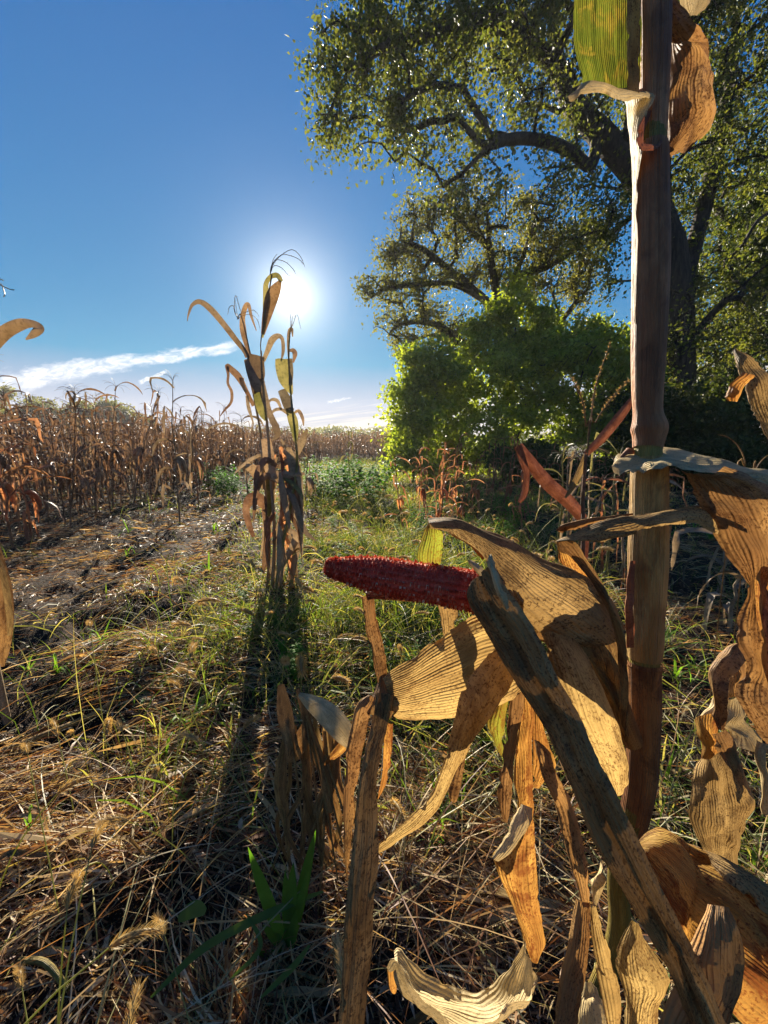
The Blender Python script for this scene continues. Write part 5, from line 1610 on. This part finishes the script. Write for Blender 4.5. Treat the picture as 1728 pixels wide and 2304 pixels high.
obj('stalk', a.mesh('stalk', M['red'], blp), bl)


def seedhead(pts, d, label):
    e_ = thing_empty('dead_seed_head', pts[0][0], pts[0][1], d, label, 'seed head', 'bare seed heads before the shrubs')
    a = Acc()
    P = [dpt(x, y, d) for x, y in pts]
    lo = np.array(e_.location)
    P = [[lo[0], lo[1], lo[2]]] + P
    tube(a, P, [.0035] + [.003] * (len(P) - 2) + [.001], 5, 4)
    obj('stem', a.mesh('stem', M['husk'], lo), e_)
    h = Acc()
    D = crom(P[1:], 12)
    for k in range(int(len(D) * .45), len(D)):
        for _ in range(3):
            v = Vector(D[k]); n_ = Vector((random.gauss(0, 1), random.gauss(0, 1), random.gauss(.9, .6))).normalized()
            w_ = n_.cross(Vector((random.random(), random.random(), random.random()))).normalized() * .0022
            h.add([list(v), list(v + n_ * .006 + w_), list(v + n_ * .013), list(v + n_ * .006 - w_)], [[0, 1, 2, 3]])
    obj('seed_head', h.mesh('seed_head', M['husk'], lo), e_)


seedhead([(1322, 1010), (1318, 960), (1310, 900), (1285, 850)], 1.5, 'bare brown seed head, leftmost of the three beside the big stalk')
seedhead([(1322, 1010), (1330, 940), (1340, 870), (1372, 775)], 1.5, 'bare brown seed head, tallest of the three beside the big stalk')
seedhead([(1322, 1010), (1340, 950), (1370, 905), (1414, 855)], 1.5, 'bare brown seed head leaning right against the big stalk')
for i in range(9):
    x_ = 1436 - 23 * i + random.uniform(-7, 7)
    tallcorn(x_, random.uniform(1230, 1330), random.uniform(930, 1060), 'thin dead stalk with drooping leaves before the shrubs, %s one left of the big stalk' % ['first', 'second', 'third', 'fourth', 'fifth', 'sixth', 'seventh', 'eighth', 'ninth'][i], 500 + i, random.choice([M['corn_yel'], M['corn_grey'], M['corn_red']]), ear=False, lw=.03, nleaf=6, group='thin stalks by the big one', name='dead_stalk', cat='dead stalk')
for i in range(3):
    tallcorn([1640, 1620, 1690][i], [1420, 1330, 1300][i], [1200, 1180, 1100][i], ['low broken dead stalk between the big stalk and the right edge', 'short crumpled dead stalk further back at the right', 'short dead stalk at the right edge behind the curled blade'][i], 520 + i, M['corn_grey'], ear=False, lw=.05, nleaf=6, name='dead_stalk', cat='dead stalk')
# two fine arching grass stems at the right
for pts, lab in (([(1650, 1100), (1676, 1050), (1665, 1010), (1640, 985), (1615, 978)], 'fine grass stem arching left at the right edge'), ([(1690, 1100), (1700, 1060), (1715, 1035), (1735, 1020)], 'fine grass stem arching right at the right edge')):
    e_ = thing_empty('arching_grass', pts[0][0], 1300, 1.2, lab, 'grass stem')
    a = Acc(); lo = np.array(e_.location)
    tube(a, [list(lo)] + [dpt(x, y, 1.2) for x, y in pts], [.002] * len(pts) + [.0008], 4, 4)
    obj('stem', a.mesh('stem', M['husk'], lo), e_)

# ------------------------------------------------------------------ fallen blades and stalks on the ground
def fallen(pts, wd, mat, label, name='fallen_leaf', cat='fallen leaf', lift=.05, stalk=False):
    P = [gnd(x, y) for x, y in pts]
    P = [Vector((p_.x, p_.y, tz(p_.x, p_.y) + lift + (pz[2] if len(pz) > 2 else 0))) for p_, pz in zip(P, [(0, 0)] * len(P))]
    a = Acc()
    if stalk:
        tube(a, [list(p_) for p_ in P], [wd] * len(P), 8, 4)
        me = a.mesh(name, mat, list(P[0]))
    else:
        D = crom([list(p_) for p_ in P], 6)
        n = len(D)
        wid = [wd * math.sin(math.pi * (k + 1) / (n + 1)) ** .5 for k in range(n)]
        ribbon(a, D, wid, (1, 1, 1), np.linspace(0, random.uniform(-.8, .8), n), .5)
        me = a.mesh(name, mat, list(P[0]))
    o = obj(name, me)
    o.location = P[0]
    if len(label) < 14: label = label + ' dead corn leaf lying ' + where(P[1])
    return tag(o, label, cat)


fallen([(-30, 1690), (90, 1640), (200, 1585), (260, 1560)], .013, M['sheath_tan'], 'thick tan stalk lying in the straw at the left', 'fallen_stalk', 'fallen stalk', .03, True)
fallen([(0, 1670), (150, 1600), (280, 1545), (420, 1560)], .008, M['dkhusk'], 'thin dark stalk lying across the litter behind the thick one', 'fallen_stalk', 'fallen stalk', .03, True)
fallen([(50, 2190), (110, 2215), (160, 2265)], .006, M['stalk_green'], 'short green stem in the litter at the lower left', 'fallen_stalk', 'fallen stalk', .04, True)
fallen([(620, 2150), (690, 2170), (730, 2185)], .004, M['tan'], 'short pale stem lying in the bottom shade', 'fallen_stalk', 'fallen stalk', .03, True)
random.seed(5)
for i in range(70):
    px_, py_ = random.uniform(-60, 1728), random.uniform(1250, 2290)
    if 540 < px_ < 760 and py_ > 1650: continue
    a_ = random.uniform(-.6, .6) + (math.pi if random.random() < .5 else 0)
    ln = random.uniform(40, 130) * (py_ - 1000) / 700
    pts = [(px_ + math.cos(a_) * ln * t_, max(1080, py_ + math.sin(a_) * ln * t_ * .6)) for t_ in (0, .35, .7, 1)]
    g0 = gnd(*pts[0])
    fallen(pts, random.uniform(.010, .026), *random.choice([(M['tan'], 'tan'), (M['husk'], 'grey brown'), (M['pale'], 'bleached'), (M['brown'], 'brown'), (M['dkhusk'], 'dark brown'), (M['grey'], 'grey')]), lift=random.uniform(.01, .05))['group'] = 'dead corn leaves lying on the ground'

# the pale curled leaf and stems behind the hanging blade
lf = thing_empty('dead_corn_clump', 690, 1900, .95, 'dark clump of dead leaves and thin stems behind the long hanging blade', 'corn clump')
def lsheet(mat, pts, wdm, fold=.4, nm='leaf'):
    edge_ribbon(nm, mat, [(x, y, w_, d) for x, y, w_, d in pts], lf, fold=fold)
lsheet(M['pale'], [(672, 1562, 10, .95), (700, 1580, 34, .93), (740, 1610, 50, .90), (775, 1650, 46, .88), (800, 1690, 16, .87)], 0)
lsheet(M['grey'], [(632, 1540, 14, 1.0), (640, 1600, 34, .98), (650, 1660, 28, .96), (650, 1700, 8, .95)], 0)
lsheet(M['brown'], [(690, 1620, 12, .97), (680, 1660, 34, .96), (655, 1700, 40, .96), (645, 1715, 14, .96)], 0)
lsheet(M['orange'], [(800, 1640, 10, .9), (770, 1680, 22, .9), (740, 1710, 12, .9), (730, 1722, 3, .9)], 0)
lsheet(M['grey'], [(670, 1550, 10, .98), (690, 1620, 18, .97), (715, 1700, 24, .96), (735, 1760, 22, .95), (745, 1830, 12, .95)], 0)
for x1, y1, x2, y2 in ((690, 1610, 770, 1900), (700, 1660, 760, 1980), (735, 1760, 690, 1900), (690, 1620, 720, 1930), (655, 1650, 690, 2000), (730, 1700, 790, 1900), (730, 1770, 715, 2060)):
    a = Acc()
    lo = np.array(lf.location)
    tube(a, [dpt(x1, y1, .96), dpt((x1 + x2) / 2 + 5, (y1 + y2) / 2, .95), dpt(x2, y2, .95)], [.003, .0025, .002], 5, 3)
    obj('stem', a.mesh('stem', M['husk'], lo), lf)
for k in range(16):
    x0 = random.uniform(640, 770)
    lsheet(random.choice([M['brown'], M['grey'], M['husk'], M['dkhusk']]), [(x0, random.uniform(1580, 1700), 8, .98), (x0 + random.gauss(0, 15), 1760, random.uniform(8, 20), .97), (x0 + random.gauss(0, 25), 1860, random.uniform(8, 20), .97), (x0 + random.gauss(0, 30), 1960, 4, .97)], 0)


# ------------------------------------------------------------------ trees
def build_skeleton(paths, targets, seed, step=.5, wander=.12, droop=0.0):
    """paths: limbs drawn as point lists (first is the trunk, from the root). targets: points the crown has to reach.
    Each target is joined to the nearest limb by a wavering twig. Returns nodes, parents."""
    rs = np.random.default_rng(seed)
    N, Pa = [], []
    fixed_r = {}
    for ip, pth in enumerate(paths):
        D = crom(pth, 4)
        prev = -1
        if ip > 0:
            A_ = np.array(N)
            prev = int(np.argmin(np.linalg.norm(A_ - D[0], axis=1)))
        for k in range(len(D)):
            N.append(D[k]); Pa.append(prev)
            prev = len(N) - 1
    buf = np.zeros((len(N) + len(targets) * 24, 3))
    buf[:len(N)] = N
    cnt = len(N)
    par = list(Pa)
    root = buf[0].copy()
    depth_cost = np.zeros(len(buf))
    for i in range(1, cnt):
        depth_cost[i] = depth_cost[par[i]] + np.linalg.norm(buf[i] - buf[par[i]]) if par[i] >= 0 else 0
    order = np.argsort(np.linalg.norm(np.array(targets) - root, axis=1) + rs.normal(0, .5, len(targets)))
    ends = []
    lo = 2
    for ti in order:
        tg = targets[ti]
        d_ = np.linalg.norm(buf[lo:cnt] - tg, axis=1) * (1 + .5 * (buf[lo:cnt, 2] > tg[2] + .3)) + .15 * depth_cost[lo:cnt]
        j = lo + int(np.argmin(d_))
        v = tg - buf[j]
        L = np.linalg.norm(v)
        k = int(min(22, max(2, round(L / step))))
        prev = j
        for s in range(1, k + 1):
            f = s / k
            p_ = buf[j] + v * f + np.array([0, 0, .07 * L * math.sin(math.pi * f)]) + rs.normal(0, wander * step, 3) * (s < k)
            p_[2] -= droop * L * f * f * .2
            buf[cnt] = p_
            depth_cost[cnt] = depth_cost[prev] + np.linalg.norm(p_ - buf[prev])
            par.append(prev)
            prev = cnt
            cnt += 1
        ends.append(prev)
    return buf[:cnt], np.array(par), np.array(ends)


def skeleton_mesh(N, par, ends, r_tip, r_root, name, mat, origin, expo=.5, minr=0.0):
    cnt = len(N)
    w_ = np.zeros(cnt)
    w_[ends] += 1
    for i in range(cnt - 1, 0, -1):
        if par[i] >= 0: w_[par[i]] += w_[i]
    w_ = np.maximum(w_, 1)
    rad = r_tip * w_ ** expo
    rad = rad * min(1.0, r_root / rad[0]) if rad[0] > r_root else rad * 1.0
    if rad[0] < r_root:
        f = np.clip((w_ / w_[0]), 0, 1) ** .55
        rad = rad * (1 - f) + r_root * f
    rad = np.maximum(rad, minr)
    I = np.array([i for i in range(1, cnt) if par[i] >= 0])
    A, B = N[par[I]], N[I]
    ra, rb = np.minimum(rad[par[I]], rad[I] * 1.6), rad[I]
    T = B - A
    T /= np.linalg.norm(T, axis=1)[:, None] + 1e-9
    ref = np.where(np.abs(T[:, 2:3]) > .9, np.array([[1.0, 0, 0]]), np.array([[0, 0, 1.0]]))
    S = np.cross(T, ref); S /= np.linalg.norm(S, axis=1)[:, None] + 1e-9
    U = np.cross(S, T)
    ns = 6
    th = np.linspace(0, 2 * np.pi, ns, endpoint=False)
    ring = S[:, None] * np.cos(th)[None, :, None] + U[:, None] * np.sin(th)[None, :, None]
    V = np.concatenate([A[:, None] - T[:, None] * (ra * .3)[:, None, None] + ring * ra[:, None, None], B[:, None] + ring * rb[:, None, None]], 1).reshape(-1, 3)
    b = (np.arange(len(I)) * 2 * ns)[:, None]
    j = np.arange(ns)[None]
    Q = np.stack([b + j, b + (j + 1) % ns, b + ns + (j + 1) % ns, b + ns + j], -1).reshape(-1, 4)
    return mesh_np(name, V - origin, Q, mat)


def leaves_mesh(C, n_per, spread, size, name, mat, origin, seed, droop=.0, elong=.62, flat=.0):
    """C: cluster centres. Each gets n_per folded leaf blades"""
    rs = np.random.default_rng(seed)
    n = len(C) * n_per
    c = np.repeat(C, n_per, 0)
    off = np.clip(rs.normal(0, 1, (n, 3)), -1.7, 1.7) * spread
    off[:, 2] -= droop * np.abs(rs.normal(0, 1, n)) * spread[2]
    p_ = c + off
    d = rs.normal(0, 1, (n, 3)); d[:, 2] -= .5
    d /= np.linalg.norm(d, axis=1)[:, None]
    u = rs.normal(0, 1, (n, 3)); u[:, 2] += flat * 3
    s = np.cross(d, u); s /= np.linalg.norm(s, axis=1)[:, None] + 1e-9
    nn = np.cross(s, d)
    L = (size * rs.uniform(.55, 1.25, n))[:, None]
    W_ = L * elong * .5
    fo = L * .12
    V = np.stack([p_, p_ + d * L * .45 - s * W_ + nn * fo, p_ + d * L, p_ + d * L * .45 + s * W_ + nn * fo], 1).reshape(-1, 3)
    b = (np.arange(n) * 4)[:, None]
    Q = np.concatenate([b, b + 1, b + 2, b + 3], 1)
    cr = np.repeat(rs.random(len(C)), n_per) * .55 + rs.random(n) * .45
    br = np.repeat(rs.random(len(C)), n_per) * .4 + rs.random(n) * .6
    col_ = np.repeat(np.stack([cr, br, cr * 0], 1), 4, 0)
    return mesh_np(name, V - origin, Q, mat, col_, smooth=False)


def blob_points(blobs, n, seed, Y=None, jitterY=1.2):
    """blobs: (x, y, radius px, Yoffset); n points, more in larger blobs; real depth = radius"""
    rs = np.random.default_rng(seed)
    wts = np.array([b[2] ** 2 for b in blobs], float)
    idx = rs.choice(len(blobs), n, p=wts / wts.sum())
    out = []
    subs = []
    for b in blobs:                      # every lobe breaks up into sprays with gaps between them
        m_ = max(3, int((b[2] / 11.0) ** 1.6))
        L_ = []
        while len(L_) < m_:
            q = rs.uniform(-1, 1, 3)
            if (q ** 2).sum() < 1: L_.append(q * (1.0 if rs.random() < .8 else rs.uniform(1.1, 1.45)))
        subs.append(L_)
    for i in idx:
        b = blobs[i]
        q = subs[i][rs.integers(len(subs[i]))] + rs.normal(0, 1, 3) * np.array([1, 1, .7]) * min(.5, 7.5 / b[2])
        Yc = Y + b[3]
        rm = b[2] / F * Yc
        c = np.array(atY(b[0], b[1], Yc))
        out.append(c + q * np.array([rm, rm * jitterY, rm]))
    return np.array(out)


M['bark'] = mat_bark('bark', (0.035, 0.026, 0.02), (0.085, 0.065, 0.05))
M['bark_l'] = mat_bark('bark_grey', (0.06, 0.05, 0.04), (0.12, 0.10, 0.08))
M['leaf_cotton'] = mat_tint('cottonwood_leaf', (0.06, 0.105, 0.025), (0.20, 0.19, 0.05), trans=.48, rough=.5, spec=.22)
M['leaf_mid'] = mat_tint('midtree_leaf', (0.09, 0.12, 0.04), (0.26, 0.23, 0.09), trans=.5, rough=.5, spec=.22)
M['leaf_shrub'] = mat_tint('shrub_leaf', (0.15, 0.23, 0.035), (0.46, 0.46, 0.10), trans=.56, rough=.45, spec=.4, transcol=(1.3, 1.35, .4))
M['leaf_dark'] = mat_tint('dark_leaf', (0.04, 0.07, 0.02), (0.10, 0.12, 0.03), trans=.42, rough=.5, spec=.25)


def tree(name, label, cat, trunk_px, limbs_px, blobs, Y, n_t, n_per, leafsize, spread, leafmat, bark, r_root, r_tip, seed, droop=0.0, group=None, step=.5, jy=1.2, flat=0.0, minr=0.0, leafend=1.0):
    base = atY(trunk_px[0][0], trunk_px[0][1], Y + (trunk_px[0][2] if len(trunk_px[0]) > 2 else 0))
    bx, by = base.x, base.y
    o = empty(name, (bx, by, tz(bx, by)))
    tag(o, label, cat, group)
    org = np.array(o.location)
    conv = lambda L_: [list(atY(p_[0], p_[1], Y + (p_[2] if len(p_) > 2 else 0))) for p_ in L_]
    tp = [[bx, by, org[2] - .1]] + conv(trunk_px)
    paths = [tp] + [conv(l_) for l_ in limbs_px]
    T = blob_points(blobs, n_t, seed, Y, jy)
    N, par, ends = build_skeleton([np.array(p_) for p_ in paths], T, seed, step, .09, droop)
    obj('trunk', skeleton_mesh(N, par, ends, r_tip, r_root, 'trunk', bark, org, minr=minr), o)
    C = N[ends]
    # leaves also along the last part of each twig
    C2 = N[par[ends]]
    obj('crown', leaves_mesh(np.concatenate([C, C2]), n_per, np.array(spread), leafsize, 'crown', leafmat, org, seed + 1, droop, flat=flat), o)
    return o


# the big cottonwood at the right
tree('cottonwood_tree', 'large tree at the right, its thick dark trunk and leafy boughs arching over the field', 'tree',
     [(1528, 1060), (1526, 900), (1524, 760), (1520, 640), (1505, 540), (1475, 460), (1425, 385), (1345, 295), (1292, 240), (1262, 150), (1245, 60), (1225, -80), (1200, -260)],
     [[(1265, 165), (1225, 125, -.3), (1185, 95, -.5), (1130, 52, -.8), (1060, 52, -1.1), (985, 75, -1.4), (900, 92, -1.7), (830, 125, -2), (785, 160, -2.2)],
      [(1345, 300), (1330, 372, -.2), (1290, 345, -.5), (1250, 325, -.7), (1190, 312, -.9), (1125, 318, -1.2), (1085, 345, -1.4), (1040, 390, -1.5)],
      [(1330, 372), (1270, 380, -.6), (1230, 420, -.8), (1195, 480, -.9), (1170, 520, -1)],
      [(1524, 700), (1560, 560, .5), (1600, 400, .8), (1640, 200, 1), (1660, 20, 1.2)],
      [(1500, 540), (1490, 400, .5), (1500, 250, .8), (1520, 80, 1), (1530, -80, 1.2)],
      [(1526, 800), (1590, 720, -.5), (1650, 660, -1), (1720, 600, -1.4)]],
     [(750, 70, 50, -2), (745, 160, 42, -2.1), (790, 130, 55, -2), (770, 230, 46, -2.1), (745, 300, 38, -2.1), (800, 300, 30, -2), (850, 60, 75, -1.8), (870, 180, 60, -1.8), (900, 270, 50, -1.7), (890, 320, 26, -1.7), (960, 40, 85, -1.5),
      (980, 170, 70, -1.5), (985, 290, 55, -1.4), (1010, 360, 40, -1.4), (1070, 30, 80, -1.2), (1080, 190, 60, -1.1), (1060, 300, 40, -1.2), (1180, 30, 80, -.7), (1170, 180, 45, -.8), (1185, 270, 50, -.8), (1120, 380, 34, -1.1), (1230, 220, 50, -.6),
      (1280, 60, 80, -.2), (1340, 180, 70, 0), (1390, 60, 90, .2), (1300, 330, 45, -.3), (1250, 410, 38, -.6), (1370, 450, 60, -.2), (1330, 500, 50, -.3), (1420, 520, 55, 0), (1390, 600, 40, -.1), (1440, 250, 80, .3),
      (1500, 60, 100, .6), (1600, 60, 110, .9), (1700, 120, 110, 1), (1540, 230, 90, .7), (1650, 260, 100, .9), (1480, 400, 80, .3), (1580, 380, 75, .6), (1700, 400, 90, .9), (1560, 520, 50, .4), (1500, 680, 60, .2), (1640, 600, 70, .4),
      (1580, 640, 45, .1), (1560, 760, 60, -.3), (1620, 820, 80, -.3), (1700, 720, 90, -.4), (1470, 760, 50, 0), (1520, 900, 70, -.2), (1650, -100, 150, 1), (1400, -120, 150, .5), (1150, -120, 150, -.5), (900, -100, 120, -1.4)],
     11.5, 1900, 20, .112, (.15, .15, .24), M['leaf_cotton'], M['bark'], .42, .0035, 31, droop=.9, step=.35)

# second tree, further away in the middle
tree('broadleaf_tree', 'thin leaved tree in the middle with its branches fanning out against the sky', 'tree',
     [(1150, 1060), (1145, 900), (1135, 800), (1128, 730)],
     [[(1128, 730), (1095, 680), (1060, 650), (1000, 600), (950, 560), (900, 540)], [(1130, 735), (1115, 650), (1100, 560), (1095, 480), (1060, 430)], [(1138, 800), (1140, 690), (1160, 620), (1190, 540), (1210, 460)],
      [(1095, 680), (1020, 640), (940, 640), (870, 650), (835, 670)], [(1145, 880), (1060, 790), (980, 730), (900, 730), (870, 760)], [(1100, 560), (1040, 500), (1000, 470), (960, 450)], [(1160, 620), (1230, 600), (1300, 560), (1340, 520)]],
     [(1060, 440, 50, 0), (1090, 480, 60, 0), (990, 460, 40, 0), (930, 490, 36, 0), (960, 520, 50, 0), (1020, 520, 60, 0), (880, 560, 36, 0), (920, 590, 50, 0), (850, 620, 34, 0), (840, 660, 26, 0), (880, 660, 44, 0), (960, 640, 60, 0), (1040, 620, 55, 0),
      (870, 720, 34, 0), (895, 770, 34, 0), (950, 730, 50, 0), (1020, 730, 50, 0), (1120, 560, 50, 0), (1190, 480, 60, 0), (1230, 530, 60, 0), (1200, 600, 50, 0), (1280, 560, 50, 0), (1310, 620, 50, 0), (1250, 660, 50, 0), (1290, 720, 50, 0), (1340, 560, 40, 0)],
     15.0, 1600, 8, .125, (.20, .20, .20), M['leaf_mid'], M['bark_l'], .24, .0045, 41, step=.42, minr=.0065)

# third tree with its trunk at the right edge
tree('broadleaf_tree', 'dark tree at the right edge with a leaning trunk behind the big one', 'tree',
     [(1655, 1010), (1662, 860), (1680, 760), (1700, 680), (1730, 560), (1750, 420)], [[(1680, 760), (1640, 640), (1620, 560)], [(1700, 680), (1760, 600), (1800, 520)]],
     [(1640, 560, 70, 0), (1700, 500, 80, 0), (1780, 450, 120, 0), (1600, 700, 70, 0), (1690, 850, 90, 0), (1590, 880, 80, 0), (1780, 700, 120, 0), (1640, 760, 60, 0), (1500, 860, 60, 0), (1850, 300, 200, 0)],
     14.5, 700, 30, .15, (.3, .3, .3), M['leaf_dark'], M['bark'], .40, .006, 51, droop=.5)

# shrubs and young trees in front
SH = [
    ('yellow green shrub, the broad one under the middle tree', [(1165, 1060), (1165, 980)], [(1150, 900, 80, 0), (1200, 850, 75, 0), (1100, 960, 60, 0), (1230, 940, 70, 0), (1160, 1000, 60, 0), (1240, 790, 50, 0), (1130, 1050, 40, 0), (1210, 1045, 44, 0)], 11.5, 'leaf_shrub'),
    ('tall slender light green shrub rising in front of the middle tree', [(1150, 1060), (1155, 900), (1160, 720)], [(1165, 650, 26, 0), (1150, 700, 44, 0), (1190, 740, 50, 0), (1110, 750, 46, 0), (1220, 720, 30, 0), (1160, 800, 55, 0), (1090, 800, 40, 0), (1230, 790, 50, 0)], 12.5, 'leaf_shrub'),
    ('green shrub right of the broad one, close to the big stalk', [(1330, 1060), (1330, 960)], [(1310, 820, 60, 0), (1360, 880, 70, 0), (1300, 940, 60, 0), (1380, 980, 60, 0), (1330, 760, 50, 0), (1400, 800, 50, 0)], 11.0, 'leaf_shrub'),
    ('dark green shrub at the left end of the hedge against the low sky', [(930, 1040), (930, 960)], [(915, 850, 30, 0), (940, 890, 45, 0), (920, 930, 40, 0), (960, 840, 36, 0), (930, 800, 26, 0), (950, 970, 40, 0), (900, 880, 20, 0), (985, 790, 30, 0), (1000, 860, 40, 0), (925, 1015, 34, 0), (960, 1045, 34, 0), (900, 1050, 22, 0), (890, 990, 18, 0)], 11.2, 'leaf_shrub'),
    ('shaded olive shrub in the middle of the hedge', [(1030, 1050), (1030, 980)], [(1010, 930, 60, 0), (1060, 880, 50, 0), (1030, 980, 50, 0), (980, 1000, 36, 0), (1070, 820, 40, 0), (1000, 880, 50, 0), (1020, 1040, 36, 0), (1070, 1030, 34, 0)], 13.0, 'leaf_shrub'),
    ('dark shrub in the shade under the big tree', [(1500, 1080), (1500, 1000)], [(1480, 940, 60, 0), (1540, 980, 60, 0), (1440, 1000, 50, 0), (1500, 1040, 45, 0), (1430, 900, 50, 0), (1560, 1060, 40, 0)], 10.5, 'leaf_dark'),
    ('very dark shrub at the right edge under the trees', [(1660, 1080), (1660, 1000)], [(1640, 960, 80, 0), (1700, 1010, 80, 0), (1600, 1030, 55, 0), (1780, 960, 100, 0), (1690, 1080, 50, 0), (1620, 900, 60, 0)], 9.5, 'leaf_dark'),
    ('low pale shrub at the far end of the hedge beside the horizon', [(885, 1020), (885, 1000)], [(880, 985, 16, 0), (900, 975, 20, 0), (925, 985, 26, 0), (910, 1005, 20, 0)], 20.0, 'leaf_mid'),
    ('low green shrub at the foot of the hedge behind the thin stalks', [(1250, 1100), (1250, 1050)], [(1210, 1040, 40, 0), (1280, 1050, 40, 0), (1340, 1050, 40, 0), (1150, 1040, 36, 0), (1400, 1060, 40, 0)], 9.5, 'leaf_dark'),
]
for i, (lab, tr, bl_, Y_, lm) in enumerate(SH):
    npx = sum(b[2] ** 2 for b in bl_)
    rmean = (npx ** .5) / F * Y_
    nt = int(min(620, 120 + npx / 26))
    tree('shrub' if i != 1 else 'young_tree', lab, 'shrub' if i != 1 else 'young tree', tr, [], bl_, Y_, nt, 9 if lm != 'leaf_dark' else 14, .14 if Y_ < 18 else .14, (.20, .20, .12), M[lm], M['bark_l'], .05, .004, 61 + i, step=.3, jy=.9, flat=0)

# trees far behind the corn
FT = [(-30, 930, 60), (40, 925, 45), (110, 945, 34), (190, 935, 30), (250, 930, 26), (300, 955, 18)]
for i, (x_, y_, r_) in enumerate(FT):
    tree('distant_tree', 'distant green tree behind the corn field, %s' % ['cut by the left edge', 'tallest of the row near the left edge', 'second gap right of the tallest', 'in the middle of the row', 'round one near the right end of the row', 'last low one of the row'][i], 'tree',
         [(x_, 1000), (x_, 960)], [], [(x_, y_, r_, 0), (x_ + r_ * .8, y_ + 10, r_ * .7, 0), (x_ - r_ * .8, y_ + 12, r_ * .6, 0), (x_ + 5, y_ + 30, r_ * .9, 0)], 62, 260, 24, .42, (.55, .55, .45), M['leaf_mid'], M['bark_l'], .3, .02, 91 + i, step=1.2, group='trees beyond the corn field')
# a low wood along the horizon: one mass
rs = np.random.default_rng(5)
C = []
for k in range(1500):
    Yd = rs.uniform(115, 137)
    xx = rs.uniform(-.85, .6) * Yd
    hmax = 3.0 + 3 * vnoise(np.array([xx * .03]), np.array([0.0]), 8)[0]
    C.append([xx, Yd, rs.uniform(0, hmax)])
tag(obj('distant_wood', leaves_mesh(np.array(C), 26, np.array([1.3, 1.3, .7]), 1.0, 'distant_wood', M['leaf_mid'], np.zeros(3), 3)), 'low wood along the far horizon', kind='stuff')
C = []
for k in range(700):
    Yd = rs.uniform(24, 60)
    C.append([(885 + rs.uniform(-10, 40) - 864) / F * Yd + 1.0, Yd, rs.uniform(0, .9)])
tag(obj('far_scrub', leaves_mesh(np.array(C), 14, np.array([.5, .7, .3]), .22, 'far_scrub', M['leaf_mid'], np.zeros(3), 4)), 'low scrub between the corn and the hedge', kind='stuff')


# ------------------------------------------------------------------ haze
m = bpy.data.materials.new('air')
m.use_nodes = True
m.node_tree.nodes.clear()
t = NT(m.node_tree)
v = t.new('ShaderNodeVolumePrincipled', {'Color': (0.95, 0.97, 1.0, 1), 'Density': 0.0007, 'Anisotropy': 0.3})
t.new('ShaderNodeOutputMaterial', {'Volume': v.outputs[0]})
try:
    m.cycles.homogeneous_volume = True
except Exception:
    pass
a = Acc()
x0, x1, y0, y1, z0, z1 = -258, 258, -258, 258, -4, 26
P8 = [[x0, y0, z0], [x1, y0, z0], [x1, y1, z0], [x0, y1, z0], [x0, y0, z1], [x1, y0, z1], [x1, y1, z1], [x0, y1, z1]]
a.add(P8, [[3, 2, 1, 0], [4, 5, 6, 7], [0, 1, 5, 4], [1, 2, 6, 5], [2, 3, 7, 6], [3, 0, 4, 7]])
hz = obj('haze', a.mesh('haze', m))
hz.data.polygons.foreach_set('use_smooth', [False] * 6)
tag(hz, kind='stuff')
